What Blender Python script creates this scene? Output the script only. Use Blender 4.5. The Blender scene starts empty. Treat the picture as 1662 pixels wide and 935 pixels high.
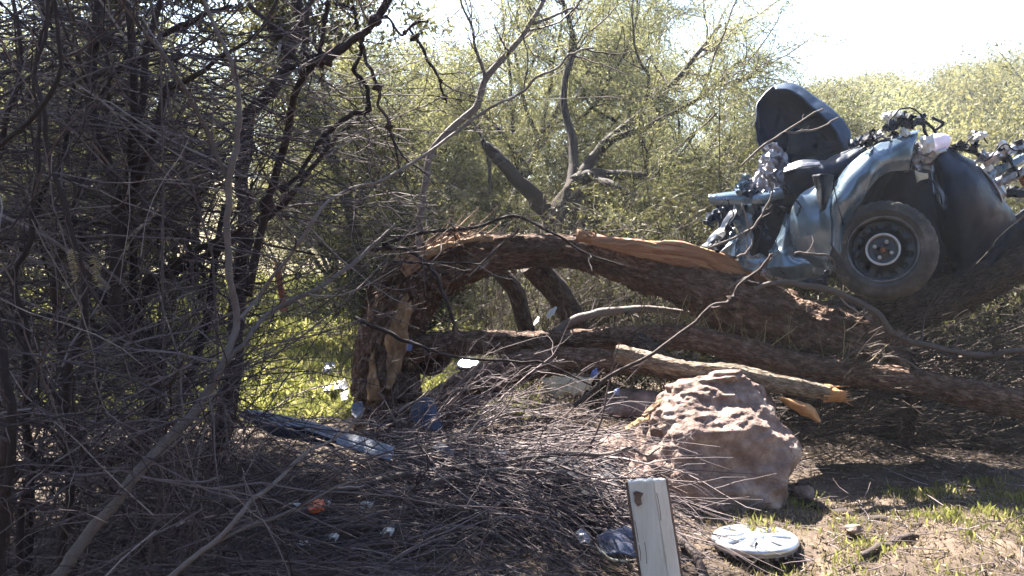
import bpy, math, random
import numpy as np
from mathutils import Vector
rng = np.random.default_rng(7)
random.seed(7)
R = math.radians
S = bpy.context.scene
COL = S.collection

# ------------------------------------------------------------------ camera, sky, sun, exposure
CAM_Z, PITCH, F = 1.45, R(3.5), 1440.0            # F: focal length in photo pixels (photo 1662 wide)
cd = bpy.data.cameras.new('camera'); cam = bpy.data.objects.new('camera', cd); COL.objects.link(cam)
cam.location = (0, 0, CAM_Z); cam.rotation_euler = (R(90) - PITCH, 0, 0)
cd.sensor_width = 36; cd.lens = 36 * F / 1662; cd.clip_start = 0.05; cd.clip_end = 1000
S.camera = cam
SUN_AZ, SUN_EL = R(-28), R(52)                    # azimuth from +Y (negative = left), elevation
w = bpy.data.worlds.new('World'); S.world = w; w.use_nodes = True
nt = w.node_tree; bg = nt.nodes['Background']
sky = nt.nodes.new('ShaderNodeTexSky'); sky.sky_type = 'NISHITA'; sky.sun_disc = False
sky.sun_elevation = SUN_EL; sky.sun_rotation = SUN_AZ; sky.air_density = 1.0; sky.dust_density = .7; sky.ozone_density = 2.0
nt.links.new(sky.outputs[0], bg.inputs[0]); bg.inputs[1].default_value = 0.05
sd = bpy.data.lights.new('sun', 'SUN'); sun = bpy.data.objects.new('sun', sd); COL.objects.link(sun)
sd.energy = 5.0; sd.angle = R(0.5); sd.color = (1.0, 0.94, 0.84)
TO_SUN = Vector((math.sin(SUN_AZ) * math.cos(SUN_EL), math.cos(SUN_AZ) * math.cos(SUN_EL), math.sin(SUN_EL)))
sun.rotation_euler = TO_SUN.to_track_quat('Z', 'Y').to_euler(); sun.location = (0, 0, 20)
vs = S.view_settings; vs.view_transform = 'Standard'; vs.look = 'None'; vs.exposure = 3.1; vs.gamma = 1
S.cycles.use_denoising = True
S.cycles.max_bounces = 6; S.cycles.diffuse_bounces = 3; S.cycles.transmission_bounces = 3; S.cycles.volume_bounces = 0
S.cycles.sample_clamp_indirect = 6
HAZE = 0.0013

# ------------------------------------------------------------------ helpers: points, noise, meshes
CP, SP = math.cos(PITCH), math.sin(PITCH)
def at(px, py, Y):
    """world point seen at photo pixel (px, py), Y metres ahead"""
    u, v = (px - 831) / F, -(py - 467.5) / F
    y, z = CP + v * SP, -SP + v * CP
    return np.array([u * Y / y, Y, CAM_Z + z * Y / y])
def W(wpx, Y): return wpx * Y / F / 2             # pixel width -> radius in metres
def hsh(i, j, k):
    n = (i * 374761393 + j * 668265263 + k * 1274126177) & 0x7fffffff
    n = ((n ^ (n >> 13)) * 1274126177) & 0x7fffffff
    return ((n ^ (n >> 16)) & 0xffff) / 65535.0
def vnoise(P):
    P = np.asarray(P, float); I = np.floor(P).astype(np.int64); f = P - I; f = f * f * (3 - 2 * f); o = 0
    for a in (0, 1):
        for b in (0, 1):
            for c in (0, 1):
                wt = (f[..., 0] if a else 1 - f[..., 0]) * (f[..., 1] if b else 1 - f[..., 1]) * (f[..., 2] if c else 1 - f[..., 2])
                o = o + wt * hsh(I[..., 0] + a, I[..., 1] + b, I[..., 2] + c)
    return o * 2 - 1
def fbm(P, oct=4):
    P = np.asarray(P, float); s = 0; a = 1; 
    for k in range(oct): s = s + a * vnoise(P * 2 ** k + 17.3 * k); a *= .5
    return s
def nrm(a): return a / np.maximum(np.linalg.norm(a, axis=-1, keepdims=True), 1e-9)
def spline(C, n):
    """Catmull-Rom through control rows C (K,D), n samples"""
    C = np.asarray(C, float); K = len(C); P = np.vstack([2 * C[0] - C[1], C, 2 * C[-1] - C[-2]])
    t = np.linspace(0, K - 1 - 1e-6, n); i = t.astype(int); f = (t - i)[:, None]
    a, b, c, d = P[i], P[i + 1], P[i + 2], P[i + 3]
    return .5 * (2 * b + (c - a) * f + (2 * a - 5 * b + 4 * c - d) * f ** 2 + (3 * b - a - 3 * c + d) * f ** 3)

def mesh(name, V, Fq, mat, parent=None, tint=None, uv=None, smooth=True, tri=None):
    """one mesh object; V world coords; Fq (n,4) quads and/or tri (n,3); origin on the parent's base"""
    V = np.asarray(V, float).reshape(-1, 3)
    org = np.array(parent.location) if parent is not None and parent.type == 'EMPTY' and parent.parent is None else None
    if parent is not None and org is None:
        q = parent; org = np.zeros(3)
        while q is not None: org = org + np.array(q.location); q = q.parent
    if org is None: org = np.array([V[:, 0].mean(), V[:, 1].mean(), V[:, 2].min()])
    me = bpy.data.meshes.new(name); Vl = V - org
    Fq = np.zeros((0, 4), int) if Fq is None else np.asarray(Fq).reshape(-1, 4)
    T = np.zeros((0, 3), int) if tri is None else np.asarray(tri).reshape(-1, 3)
    nl = Fq.size + T.size
    me.vertices.add(len(V)); me.vertices.foreach_set('co', Vl.astype(np.float32).ravel())
    me.loops.add(nl); li = np.concatenate([Fq.ravel(), T.ravel()]).astype(np.int32); me.loops.foreach_set('vertex_index', li)
    me.polygons.add(len(Fq) + len(T))
    st = np.concatenate([np.arange(len(Fq)) * 4, Fq.size + np.arange(len(T)) * 3]).astype(np.int32)
    me.polygons.foreach_set('loop_start', st)
    me.polygons.foreach_set('use_smooth', np.full(len(st), smooth, bool))
    if uv is not None:
        l = me.uv_layers.new(name='uv'); l.data.foreach_set('uv', np.asarray(uv)[li].astype(np.float32).ravel())
    if tint is not None:
        a = me.attributes.new('tint', 'FLOAT', 'POINT'); a.data.foreach_set('value', np.asarray(tint, np.float32).ravel())
    me.update(calc_edges=True); me.validate()
    me.materials.append(mat)
    o = bpy.data.objects.new(name, me); COL.objects.link(o)
    if parent is not None: o.parent = parent
    else: o.location = org
    return o
def tag(o, label=None, cat=None, group=None, kind=None):
    if label: o['label'] = label
    if cat: o['category'] = cat
    if group: o['group'] = group
    if kind: o['kind'] = kind
    return o
def thing(name, label, cat, loc, group=None):
    o = bpy.data.objects.new(name, None); COL.objects.link(o); o.empty_display_size = .1
    o.location = tuple(float(c) for c in loc); return tag(o, label, cat, group)

def frames(P):
    T = nrm(np.gradient(P, axis=1)); ref = np.zeros_like(T); ref[..., 2] = 1
    m = np.abs(nrm(P[:, -1] - P[:, 0])[:, 2]) > .75; ref[m] = (0.35, 0.93, 0)
    n = nrm(ref - (ref * T).sum(-1, keepdims=True) * T); return T, n, np.cross(T, n)
def tube_arrays(P, Rr, tint, S_):
    M, N, _ = P.shape; T, n, b = frames(P)
    a = np.arange(S_) * 2 * np.pi / S_
    V = P[:, :, None] + Rr[:, :, None, None] * (np.cos(a)[None, None, :, None] * n[:, :, None] + np.sin(a)[None, None, :, None] * b[:, :, None])
    idx = np.arange(M * N * S_).reshape(M, N, S_); nx = np.roll(idx, -1, 2)
    Q = np.stack([idx[:, :-1], nx[:, :-1], nx[:, 1:], idx[:, 1:]], -1).reshape(-1, 4)
    return V.reshape(-1, 3), Q, np.repeat(tint, N * S_)
def tubes(name, sets, mat, parent=None, sides=4):
    """sets: list of (P (M,N,3), R (M,N), tint (M,))"""
    Vs, Qs, Ts, k = [], [], [], 0
    for P, Rr, t in sets:
        if len(P) == 0: continue
        V, Q, tt = tube_arrays(P, Rr, t, sides); Vs.append(V); Qs.append(Q + k); Ts.append(tt); k += len(V)
    return mesh(name, np.vstack(Vs), np.vstack(Qs), mat, parent, np.concatenate(Ts))
def walks(P0, D, L, n, wob=.25, bias=(0, 0, 0), r0=.01, r1=.002, knob=0):
    """M random walks at once -> P (M,n,3), R (M,n)"""
    M = len(P0); P = np.zeros((M, n, 3)); P[:, 0] = P0; d = nrm(np.asarray(D, float)); L = np.broadcast_to(L, (M,))
    bias = np.asarray(bias, float)
    for i in range(1, n):
        d = nrm(d + rng.normal(0, wob, (M, 3)) + bias); P[:, i] = P[:, i - 1] + d * (L / (n - 1))[:, None]
    t = np.linspace(0, 1, n)[None]
    r0 = np.broadcast_to(r0, (M,))[:, None]; r1 = np.broadcast_to(r1, (M,))[:, None]
    Rr = r0 * (1 - t) + r1 * t
    if knob: Rr = Rr * (1 + knob * (rng.random(Rr.shape) < .25))
    return P, Rr
def kids(P, Rr, k, Lr, ang, n, wob, bias=(0, 0, 0), t0=.2, t1=1., rr=.6, rmin=.001, rtip=.3, par=None):
    """k children for each of the polylines P"""
    M, N, _ = P.shape; pi = np.repeat(np.arange(M), k); t = rng.uniform(t0, t1, M * k) * (N - 1.001); i = t.astype(int); f = (t - i)[:, None]
    p = P[pi, i] * (1 - f) + P[pi, i + 1] * f; T = nrm(P[pi, i + 1] - P[pi, i])
    q = rng.normal(0, 1, (M * k, 3)); q = nrm(q - (q * T).sum(-1, keepdims=True) * T)
    a = rng.uniform(ang[0], ang[1], M * k)[:, None]; D = T * np.cos(a) + q * np.sin(a)
    PL = np.linalg.norm(P[:, -1] - P[:, 0], axis=-1)[pi] if isinstance(Lr, float) else 1.
    L = (Lr * PL if isinstance(Lr, float) else rng.uniform(Lr[0], Lr[1], M * k)) * rng.uniform(.6, 1.3, M * k)
    r = np.maximum(Rr[pi, i] * rr, rmin)
    return walks(p, D, L, n, wob, bias, r, np.maximum(r * rtip, rmin * .6))
def tr(n, a=0., b=1.): return rng.uniform(a, b, n)

def leaf_arrays(C, D, L, Wd):
    M = len(C); D = nrm(D); q = rng.normal(0, 1, (M, 3)); s = nrm(np.cross(D, q)); L = np.broadcast_to(L, (M,))[:, None]; Wd = np.broadcast_to(Wd, (M,))[:, None]
    V = np.stack([C + s * Wd * .5, C - s * Wd * .5, C + D * L], 1)
    return V.reshape(-1, 3), np.arange(M * 3).reshape(M, 3)
def leaves(name, C, D, L, Wd, mat, parent=None, tint=None):
    V, Q = leaf_arrays(C, D, L, Wd); t = tr(len(C)) if tint is None else tint
    o = mesh(name, V, None, mat, parent, np.repeat(t, 3), smooth=False, tri=Q); o['kind'] = 'stuff'; return o

def path(pts, n):
    """pts (px,py,Y,width px) -> P (n,3), R (n)"""
    A = np.array([[*at(a, b, c), W(d, c)] for a, b, c, d in pts]); s = spline(A, n); return s[:, :3], np.maximum(s[:, 3], .0012)
def stem(name, pts, mat, parent=None, n=40, sides=10, tint=.5, wob=.006, cap=True, knobs=0):
    P, r = path(pts, n)
    s = rng.uniform(0, 99, 3); P = P + wob * np.stack([vnoise(np.c_[np.arange(n) * .35, np.full(n, s[k]), np.zeros(n)]) for k in range(3)], -1)
    r = r * (1 + .1 * vnoise(np.c_[np.arange(n) * .8, np.full(n, s[0]), np.zeros(n)]))
    if knobs:
        for i in rng.integers(2, n - 1, knobs): r[i] *= rng.uniform(1.7, 2.5)
    P = np.vstack([P[:1], P, P[-1:]]); r = np.r_[0.0002, r, 0.0002]
    o = tubes(name, [(P[None], r[None], np.array([tint]))], mat, parent, sides); return o, P[1:-1], r[1:-1]
def trunk(name, pts, mat, parent=None, n=140, sides=40, amp=.12, freq=(5, 7), cap=True, bump=.0, seed=0.):
    """thick bark-covered tube with real ridges; returns object, surface(u,theta)"""
    P, r = path(pts, n); P3, Rr = P[None], r[None]; T, nn, bb = frames(P3); nn, bb = nn[0], bb[0]
    ln = np.r_[0, np.cumsum(np.linalg.norm(np.diff(P, axis=0), axis=1))]
    a = np.arange(sides) * 2 * np.pi / sides
    A, U = np.meshgrid(a, ln); rad = r[:, None] * np.ones_like(A)
    q = np.stack([np.cos(A) * freq[1] * .5 + 40 + seed, np.sin(A) * freq[1] * .5 + 40, U * freq[0]], -1)
    d = 1 - 2 * np.abs(vnoise(q)) ; d2 = 1 - 2 * np.abs(vnoise(q * (2.3, 2.3, 2.0) + 9)); d3 = fbm(np.stack([np.cos(A) * 1.1, np.sin(A) * 1.1, U * 2.2 + seed], -1), 3)
    rad = rad * (1 + amp * .5 * d + amp * .35 * d2 + .17 * d3)
    V = P[:, None] + rad[..., None] * (np.cos(A)[..., None] * nn[:, None] + np.sin(A)[..., None] * bb[:, None])
    idx = np.arange(n * sides).reshape(n, sides); nx = np.roll(idx, -1, 1)
    Q = np.stack([idx[:-1], nx[:-1], nx[1:], idx[1:]], -1).reshape(-1, 4)
    uv = np.stack([U, A / (2 * np.pi) * (2 * np.pi * r.mean())], -1).reshape(-1, 2)
    V = V.reshape(-1, 3); tri = []
    for k, row in ((0, idx[0]), (1, idx[-1])):
        c = len(V); V = np.vstack([V, V[row].mean(0)]); uv = np.vstack([uv, [U.max() * k, 0]])
        tri += [[row[i], row[(i + 1) % sides], c] for i in range(sides)]
    o = mesh(name, V, Q, mat, parent, uv=uv, tri=tri)
    grid = V[:n * sides].reshape(n, sides, 3)
    return o, grid, P, r
def shell(name, G, mat, parent=None, thick=.004, smooth=True, uv=True):
    """G (nu,nv,3) surface -> closed shell with thickness"""
    nu, nv, _ = G.shape; N = nrm(np.cross(np.gradient(G, axis=0), np.gradient(G, axis=1)))
    V = np.vstack([G.reshape(-1, 3), (G - N * thick).reshape(-1, 3)]); k = nu * nv
    i = np.arange(k).reshape(nu, nv)
    q1 = np.stack([i[:-1, :-1], i[1:, :-1], i[1:, 1:], i[:-1, 1:]], -1).reshape(-1, 4); q2 = q1[:, ::-1] + k
    b = np.concatenate([i[0, :-1], i[:-1, -1], i[-1, :0:-1], i[:0:-1, 0]]); c = np.roll(b, -1)
    q3 = np.stack([b, c, c + k, b + k], -1)
    a_, b_ = np.meshgrid(np.linspace(0, 1, nu), np.linspace(0, 1, nv), indexing='ij'); UV = np.stack([a_, b_], -1).reshape(-1, 2)
    return mesh(name, V, np.vstack([q1, q2, q3]), mat, parent, uv=np.vstack([UV, UV]), smooth=smooth)
def patch(rows, nu=40, nv=24, crumple=0., cs=8., fold=None):
    """rows of (px,py,Y) control points -> smooth grid (nu,nv,3)"""
    A = np.array([[at(*p) for p in r] for r in rows]); A = np.stack([spline(r, nv) for r in A]) 
    G = np.stack([spline(A[:, j], nu) for j in range(nv)], 1)
    N = nrm(np.cross(np.gradient(G, axis=0), np.gradient(G, axis=1)))
    if crumple: G = G + N * (crumple * (1 - 2.2 * np.abs(vnoise(G * cs + 5))) + crumple * .5 * (1 - 2 * np.abs(vnoise(G * cs * 2.3))))[..., None]
    return G

# ------------------------------------------------------------------ materials
def mat(name, cols, scale=6., detail=6., rough=.85, bump=0., bscale=None, metal=0., coord='Object', stretch=(1, 1, 1), attr=0., transl=0., spec=.3, coat=0., dist=.01, rough2=None, dust=None, crack=None):
    m = bpy.data.materials.new(name); m.use_nodes = True; t = m.node_tree; N = t.nodes; Lk = t.links.new
    b = N['Principled BSDF']; out = N['Material Output']
    tc = N.new('ShaderNodeTexCoord'); mp = N.new('ShaderNodeMapping'); mp.inputs['Scale'].default_value = stretch
    Lk(tc.outputs[coord], mp.inputs[0])
    nz = N.new('ShaderNodeTexNoise'); nz.inputs['Scale'].default_value = scale; nz.inputs['Detail'].default_value = detail; nz.inputs['Roughness'].default_value = .62
    Lk(mp.outputs[0], nz.inputs[0]); fac = nz.outputs[0]
    if attr:
        at_ = N.new('ShaderNodeAttribute'); at_.attribute_name = 'tint'
        mx = N.new('ShaderNodeMix'); mx.inputs[0].default_value = attr; Lk(fac, mx.inputs[2]); Lk(at_.outputs['Fac'], mx.inputs[3]); fac = mx.outputs[0]
    cr = N.new('ShaderNodeValToRGB'); e = cr.color_ramp.elements
    while len(e) < len(cols): e.new(.5)
    for i, (p, c) in enumerate(cols): e[i].position = p; e[i].color = (*c, 1)
    Lk(fac, cr.inputs[0]); Lk(cr.outputs[0], b.inputs['Base Color'])
    if crack:
        mp2 = N.new('ShaderNodeMapping'); mp2.inputs['Scale'].default_value = (crack[0], crack[1], 1); wn = N.new('ShaderNodeTexNoise'); wn.inputs['Scale'].default_value = 9; Lk(tc.outputs[coord], wn.inputs[0])
        va = N.new('ShaderNodeVectorMath'); va.operation = 'MULTIPLY_ADD'; va.inputs[1].default_value = (.16, .05, 0); Lk(wn.outputs['Color'], va.inputs[0]); Lk(tc.outputs[coord], va.inputs[2]); Lk(va.outputs[0], mp2.inputs[0])
        vo = N.new('ShaderNodeTexVoronoi'); vo.feature = 'DISTANCE_TO_EDGE'; vo.inputs['Scale'].default_value = 1; Lk(mp2.outputs[0], vo.inputs[0])
        crk = N.new('ShaderNodeMapRange'); crk.inputs[2].default_value = .22; crk.inputs[3].default_value = .5; crk.inputs[4].default_value = 1; Lk(vo.outputs[0], crk.inputs[0])
        mc = N.new('ShaderNodeMix'); mc.data_type = 'RGBA'; mc.blend_type = 'MULTIPLY'; mc.inputs[0].default_value = 1; Lk(cr.outputs[0], mc.inputs[6]); Lk(crk.outputs[0], mc.inputs[7]); Lk(mc.outputs[2], b.inputs['Base Color'])
    b.inputs['Roughness'].default_value = rough; b.inputs['Metallic'].default_value = metal
    b.inputs['Specular IOR Level'].default_value = spec; b.inputs['Coat Weight'].default_value = coat
    if rough2 is not None:
        mr = N.new('ShaderNodeMapRange'); mr.inputs[3].default_value = rough; mr.inputs[4].default_value = rough2
        Lk(nz.outputs[0], mr.inputs[0]); Lk(mr.outputs[0], b.inputs['Roughness'])
    if dust:
        n3 = N.new('ShaderNodeTexNoise'); n3.inputs['Scale'].default_value = dust[1]; n3.inputs['Detail'].default_value = 8; n3.inputs['Roughness'].default_value = .7; Lk(tc.outputs[coord], n3.inputs[0])
        mr3 = N.new('ShaderNodeMapRange'); mr3.inputs[1].default_value = dust[2]; mr3.inputs[2].default_value = dust[2] + .16; mr3.inputs[4].default_value = dust[3]; Lk(n3.outputs[0], mr3.inputs[0])
        mxd = N.new('ShaderNodeMix'); mxd.data_type = 'RGBA'; Lk(mr3.outputs[0], mxd.inputs[0]); Lk(cr.outputs[0], mxd.inputs[6]); mxd.inputs[7].default_value = (*dust[0], 1); Lk(mxd.outputs[2], b.inputs['Base Color'])
        mt3 = N.new('ShaderNodeMath'); mt3.operation = 'MULTIPLY'; mt3.inputs[1].default_value = .6; Lk(mr3.outputs[0], mt3.inputs[0]); ad3 = N.new('ShaderNodeMath'); ad3.operation = 'ADD'; ad3.inputs[1].default_value = rough; Lk(mt3.outputs[0], ad3.inputs[0]); Lk(ad3.outputs[0], b.inputs['Roughness'])
    if bump:
        n2 = N.new('ShaderNodeTexNoise'); n2.inputs['Scale'].default_value = bscale or scale * 4; n2.inputs['Detail'].default_value = 5
        Lk(mp.outputs[0], n2.inputs[0]); bp = N.new('ShaderNodeBump'); bp.inputs['Strength'].default_value = bump; bp.inputs['Distance'].default_value = dist
        Lk(n2.outputs[0], bp.inputs['Height']); Lk(bp.outputs[0], b.inputs['Normal'])
        if crack:
            b2 = N.new('ShaderNodeBump'); b2.inputs['Strength'].default_value = 1; b2.inputs['Distance'].default_value = dist; Lk(crk.outputs[0], b2.inputs['Height']); Lk(bp.outputs[0], b2.inputs['Normal']); Lk(b2.outputs[0], b.inputs['Normal'])
    if transl:
        tl = N.new('ShaderNodeBsdfTranslucent'); Lk(cr.outputs[0], tl.inputs[0]); ms = N.new('ShaderNodeMixShader'); ms.inputs[0].default_value = transl
        Lk(b.outputs[0], ms.inputs[1]); Lk(tl.outputs[0], ms.inputs[2]); Lk(ms.outputs[0], out.inputs[0])
    return m
M = {}
M['soil'] = mat('soil', [(.3, (.03, .02, .015)), (.5, (.068, .048, .036)), (.7, (.145, .108, .08))], 3.5, 8, .95, .8, 40)
M['hill'] = mat('hill_soil', [(.35, (.09, .075, .035)), (.65, (.22, .18, .10))], .5, 8, .95, .5, 3, dist=.2)
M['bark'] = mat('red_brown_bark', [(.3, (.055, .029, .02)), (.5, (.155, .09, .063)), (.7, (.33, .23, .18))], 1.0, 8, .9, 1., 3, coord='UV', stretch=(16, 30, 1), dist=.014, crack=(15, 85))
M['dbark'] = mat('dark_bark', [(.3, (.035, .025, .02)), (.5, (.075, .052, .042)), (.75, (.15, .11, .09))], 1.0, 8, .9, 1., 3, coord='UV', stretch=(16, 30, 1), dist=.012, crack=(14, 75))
M['pbark'] = mat('pale_bark', [(.3, (.11, .08, .06)), (.5, (.25, .19, .14)), (.7, (.42, .34, .26))], 1.0, 8, .9, 1., 3, coord='UV', stretch=(14, 36, 1), dist=.008, crack=(18, 90))
M['stem_dark'] = mat('dark_stem_bark', [(.0, (.014, .010, .010)), (.5, (.034, .023, .021)), (1., (.08, .056, .05))], 30, 5, .8, .5, 90, attr=.5)
M['stem_grey'] = mat('grey_stem_bark', [(.0, (.04, .032, .03)), (.5, (.10, .08, .073)), (1., (.2, .165, .15))], 30, 5, .75, .5, 90, attr=.5)
M['twig'] = mat('twig_bark_sky_tint', [(.0, (.017, .012, .013)), (.4, (.056, .040, .041)), (.8, (.135, .102, .10)), (1., (.30, .25, .23))], 12, 3, .75, attr=.85)  # slight violet cast of skylight painted into the bark colour
M['twig_grey'] = mat('grey_brush_twig_sky_tint', [(.0, (.022, .016, .018)), (.4, (.10, .074, .078)), (.8, (.205, .162, .162)), (1., (.34, .29, .275))], 12, 3, .75, attr=.85)  # violet skylight cast painted into the grey of the brush
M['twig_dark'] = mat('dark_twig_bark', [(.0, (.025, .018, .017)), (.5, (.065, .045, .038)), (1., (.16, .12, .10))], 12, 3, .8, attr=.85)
M['fibre'] = mat('shredded_bark_fibre', [(.0, (.05, .03, .022)), (.5, (.16, .10, .07)), (1., (.34, .24, .17))], 12, 3, .85, attr=.85)
M['straw'] = mat('dry_straw', [(.0, (.12, .09, .045)), (.5, (.25, .2, .105)), (1., (.44, .38, .23))], 12, 2, .7, attr=.9, transl=.25)
M['litter'] = mat('leaf_litter', [(.0, (.035, .02, .014)), (.5, (.11, .072, .046)), (1., (.32, .24, .16))], 6, 2, .85, attr=.9, transl=.15)
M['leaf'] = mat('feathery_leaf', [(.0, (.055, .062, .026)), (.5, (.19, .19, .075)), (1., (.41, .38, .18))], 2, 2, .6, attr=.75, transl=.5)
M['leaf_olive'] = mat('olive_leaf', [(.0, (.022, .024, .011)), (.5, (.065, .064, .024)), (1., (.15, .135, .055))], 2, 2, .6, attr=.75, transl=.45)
M['leaf_hill'] = mat('hill_leaf', [(.0, (.045, .048, .018)), (.5, (.13, .122, .045)), (1., (.29, .25, .1))], 2, 2, .7, attr=.75, transl=.45)
M['grass'] = mat('green_grass', [(.0, (.08, .09, .025)), (.5, (.18, .19, .05)), (1., (.36, .33, .13))], 3, 2, .6, attr=.85, transl=.5)
M['wood'] = mat('split_heartwood', [(.25, (.12, .058, .036)), (.5, (.26, .14, .082)), (.75, (.44, .29, .18))], 1.0, 6, .75, .6, 2.5, coord='UV', stretch=(3, 18, 1), dist=.008)
M['sapwood'] = mat('yellow_sapwood', [(.3, (.5, .34, .15)), (.7, (.72, .56, .3))], 8, 5, .75, .4, 60)
M['orange_wood'] = mat('orange_wood', [(.3, (.24, .11, .045)), (.7, (.46, .26, .12))], 14, 5, .75, .5, 60)
M['barewood'] = mat('bare_tan_wood', [(.3, (.10, .058, .035)), (.5, (.26, .16, .09)), (.72, (.44, .31, .19))], 14, 7, .8, .7, 50, stretch=(1, 1, .5))
M['rock'] = mat('pink_brown_rock', [(.3, (.10, .064, .054)), (.5, (.205, .142, .122)), (.72, (.40, .31, .265))], 9, 10, .92, 1.0, 55, dist=.012)
M['stone'] = mat('pale_stone', [(.3, (.2, .17, .14)), (.7, (.4, .36, .31))], 8, 6, .9, .6, 40)
M['silver'] = mat('silver_blue_paint', [(.3, (.05, .078, .115)), (.5, (.10, .145, .195)), (.7, (.165, .22, .275))], 3, 8, .26, .12, 12, metal=.45, spec=.5, coat=.5, dust=((.16, .14, .125), 6, .55, .55))
M['steel'] = mat('bare_crumpled_metal', [(.3, (.14, .14, .16)), (.7, (.38, .37, .41))], 10, 6, .3, .3, 40, metal=.6, spec=.5)
M['navy'] = mat('veil_tinted_black_panel', [(.3, (.004, .009, .024)), (.7, (.012, .024, .055))], 5, 6, .45, .3, 30, spec=.3, dust=((.07, .065, .07), 7, .58, .4))  # blue cast of the lens veil painted into the dark panels
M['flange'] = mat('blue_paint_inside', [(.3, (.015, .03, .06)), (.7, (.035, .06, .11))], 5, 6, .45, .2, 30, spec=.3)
M['black'] = mat('veil_tinted_black_plastic', [(.3, (.005, .007, .014)), (.7, (.015, .018, .028))], 6, 6, .7, .3, 60, spec=.2, dust=((.07, .06, .055), 6, .54, .5))  # black tinted bluish to imitate the veil over the car
M['tyre'] = mat('dusty_tyre_rubber', [(.3, (.02, .019, .02)), (.55, (.06, .053, .05)), (.75, (.14, .12, .105))], 7, 7, .9, .5, 60, dust=((.26, .21, .175), 9, .56, .6))
M['rimlip'] = mat('scuffed_dark_rim', [(.3, (.05, .048, .05)), (.7, (.16, .15, .15))], 14, 5, .32, .1, 60, metal=.8)
M['rimsteel'] = mat('black_wheel_steel', [(.3, (.012, .012, .015)), (.7, (.03, .03, .035))], 10, 5, .38, .1, 60, metal=.5, spec=.6)
M['rimpale'] = mat('scuffed_wheel_metal', [(.3, (.3, .29, .28)), (.7, (.55, .53, .51))], 14, 5, .35, .1, 60, metal=.7)
M['ivory'] = mat('ivory_plastic', [(.3, (.40, .37, .28)), (.7, (.55, .51, .41))], 8, 5, .5, .1, 60, transl=.2)
M['white'] = mat('white_plastic', [(.3, (.42, .41, .40)), (.7, (.7, .7, .69))], 8, 5, .45)
M['lilac'] = mat('clouded_lamp_plastic', [(.3, (.5, .48, .62)), (.7, (.78, .76, .86))], 8, 5, .25, transl=.3, spec=.6)
M['greyblue'] = mat('grey_blue_plastic', [(.3, (.11, .125, .17)), (.7, (.20, .225, .29))], 6, 6, .5, .1, 60, spec=.4, dust=((.2, .16, .13), 9, .54, .6))
M['blue'] = mat('blue_plastic', [(.3, (.08, .12, .3)), (.7, (.16, .22, .45))], 8, 4, .45)
M['slate'] = mat('slate_blue_panel', [(.3, (.03, .038, .07)), (.7, (.062, .075, .125))], 8, 5, .6, .1, 60)
M['red'] = mat('red_orange_plastic', [(.3, (.55, .06, .015)), (.7, (.75, .13, .03))], 8, 4, .3, spec=.6)
M['mirror'] = mat('mirror_chrome', [(.3, (.85, .85, .87)), (.7, (.92, .92, .92))], 8, 2, .06, metal=1.)
M['chrome'] = mat('silver_hubcap_plastic', [(.3, (.36, .38, .43)), (.7, (.56, .58, .63))], 10, 6, .22, metal=.75, rough2=.45)
M['rust'] = mat('rusty_metal', [(.3, (.12, .04, .025)), (.7, (.32, .12, .06))], 14, 6, .9, .5, 60)
M['postedge'] = mat('worn_brown_wood', [(.3, (.09, .055, .045)), (.7, (.22, .15, .12))], 14, 6, .9, .5, 60)

# ------------------------------------------------------------------ ground and hill
def gz(x, y):
    x = np.asarray(x, float); y = np.asarray(y, float); P = np.stack([x, y, np.zeros_like(x)], -1)
    z = .10 * fbm(P * .7, 3) * np.clip((y - 1) / 3, .2, 1) + .022 * fbm(P * 5, 3)
    z = z + .30 * np.exp(-(((x - .75) / .42) ** 2 + ((y - 5.15) / .45) ** 2))
    z = z + np.clip(y - 13, 0, None) * .035
    return z
def axis(lo, hi, step, far, n):
    e = np.geomspace(step, far, n); return np.r_[lo - np.cumsum(e)[::-1], np.arange(lo, hi, step), hi + np.cumsum(e)]
gx = axis(-3.6, 4.2, .045, 40, 34); gy = axis(3.0, 8.5, .045, 40, 34)
X, Yg = np.meshgrid(gx, gy, indexing='ij'); G = np.stack([X, Yg, gz(X, Yg)], -1)
fine = np.exp(-((np.clip(np.abs(X - .3) - 3.5, 0, None)) ** 2 + np.clip(np.abs(Yg - 5.7) - 2.6, 0, None) ** 2) * 3)
G[..., 2] += fine * .012 * fbm(np.stack([X * 22, Yg * 22, X * 0], -1), 2)
i = np.arange(G.shape[0] * G.shape[1]).reshape(G.shape[:2])
Qg = np.stack([i[:-1, :-1], i[1:, :-1], i[1:, 1:], i[:-1, 1:]], -1).reshape(-1, 4)
tag(mesh('ground', G, Qg, M['soil']), kind='structure')
def hz(x, y):
    x = np.asarray(x, float); y = np.asarray(y, float)
    h = (4.2 + 4.6 / (1 + np.exp(-(x / np.maximum(y, 1) - .31) / .06))) * np.clip((y - 17) / 30, 0, 1) ** .8
    return h + .9 * fbm(np.stack([x * .12, y * .12, x * 0], -1), 4) * np.clip((y - 17) / 20, 0, 1) - .4
hx = np.linspace(-70, 110, 180); hy = np.linspace(16, 130, 110); X, Yh = np.meshgrid(hx, hy, indexing='ij')
i = np.arange(X.size).reshape(X.shape); Qh = np.stack([i[:-1, :-1], i[1:, :-1], i[1:, 1:], i[:-1, 1:]], -1).reshape(-1, 4)
tag(mesh('hill', np.stack([X, Yh, hz(X, Yh)], -1), Qh, M['hill']), kind='structure')

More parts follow.
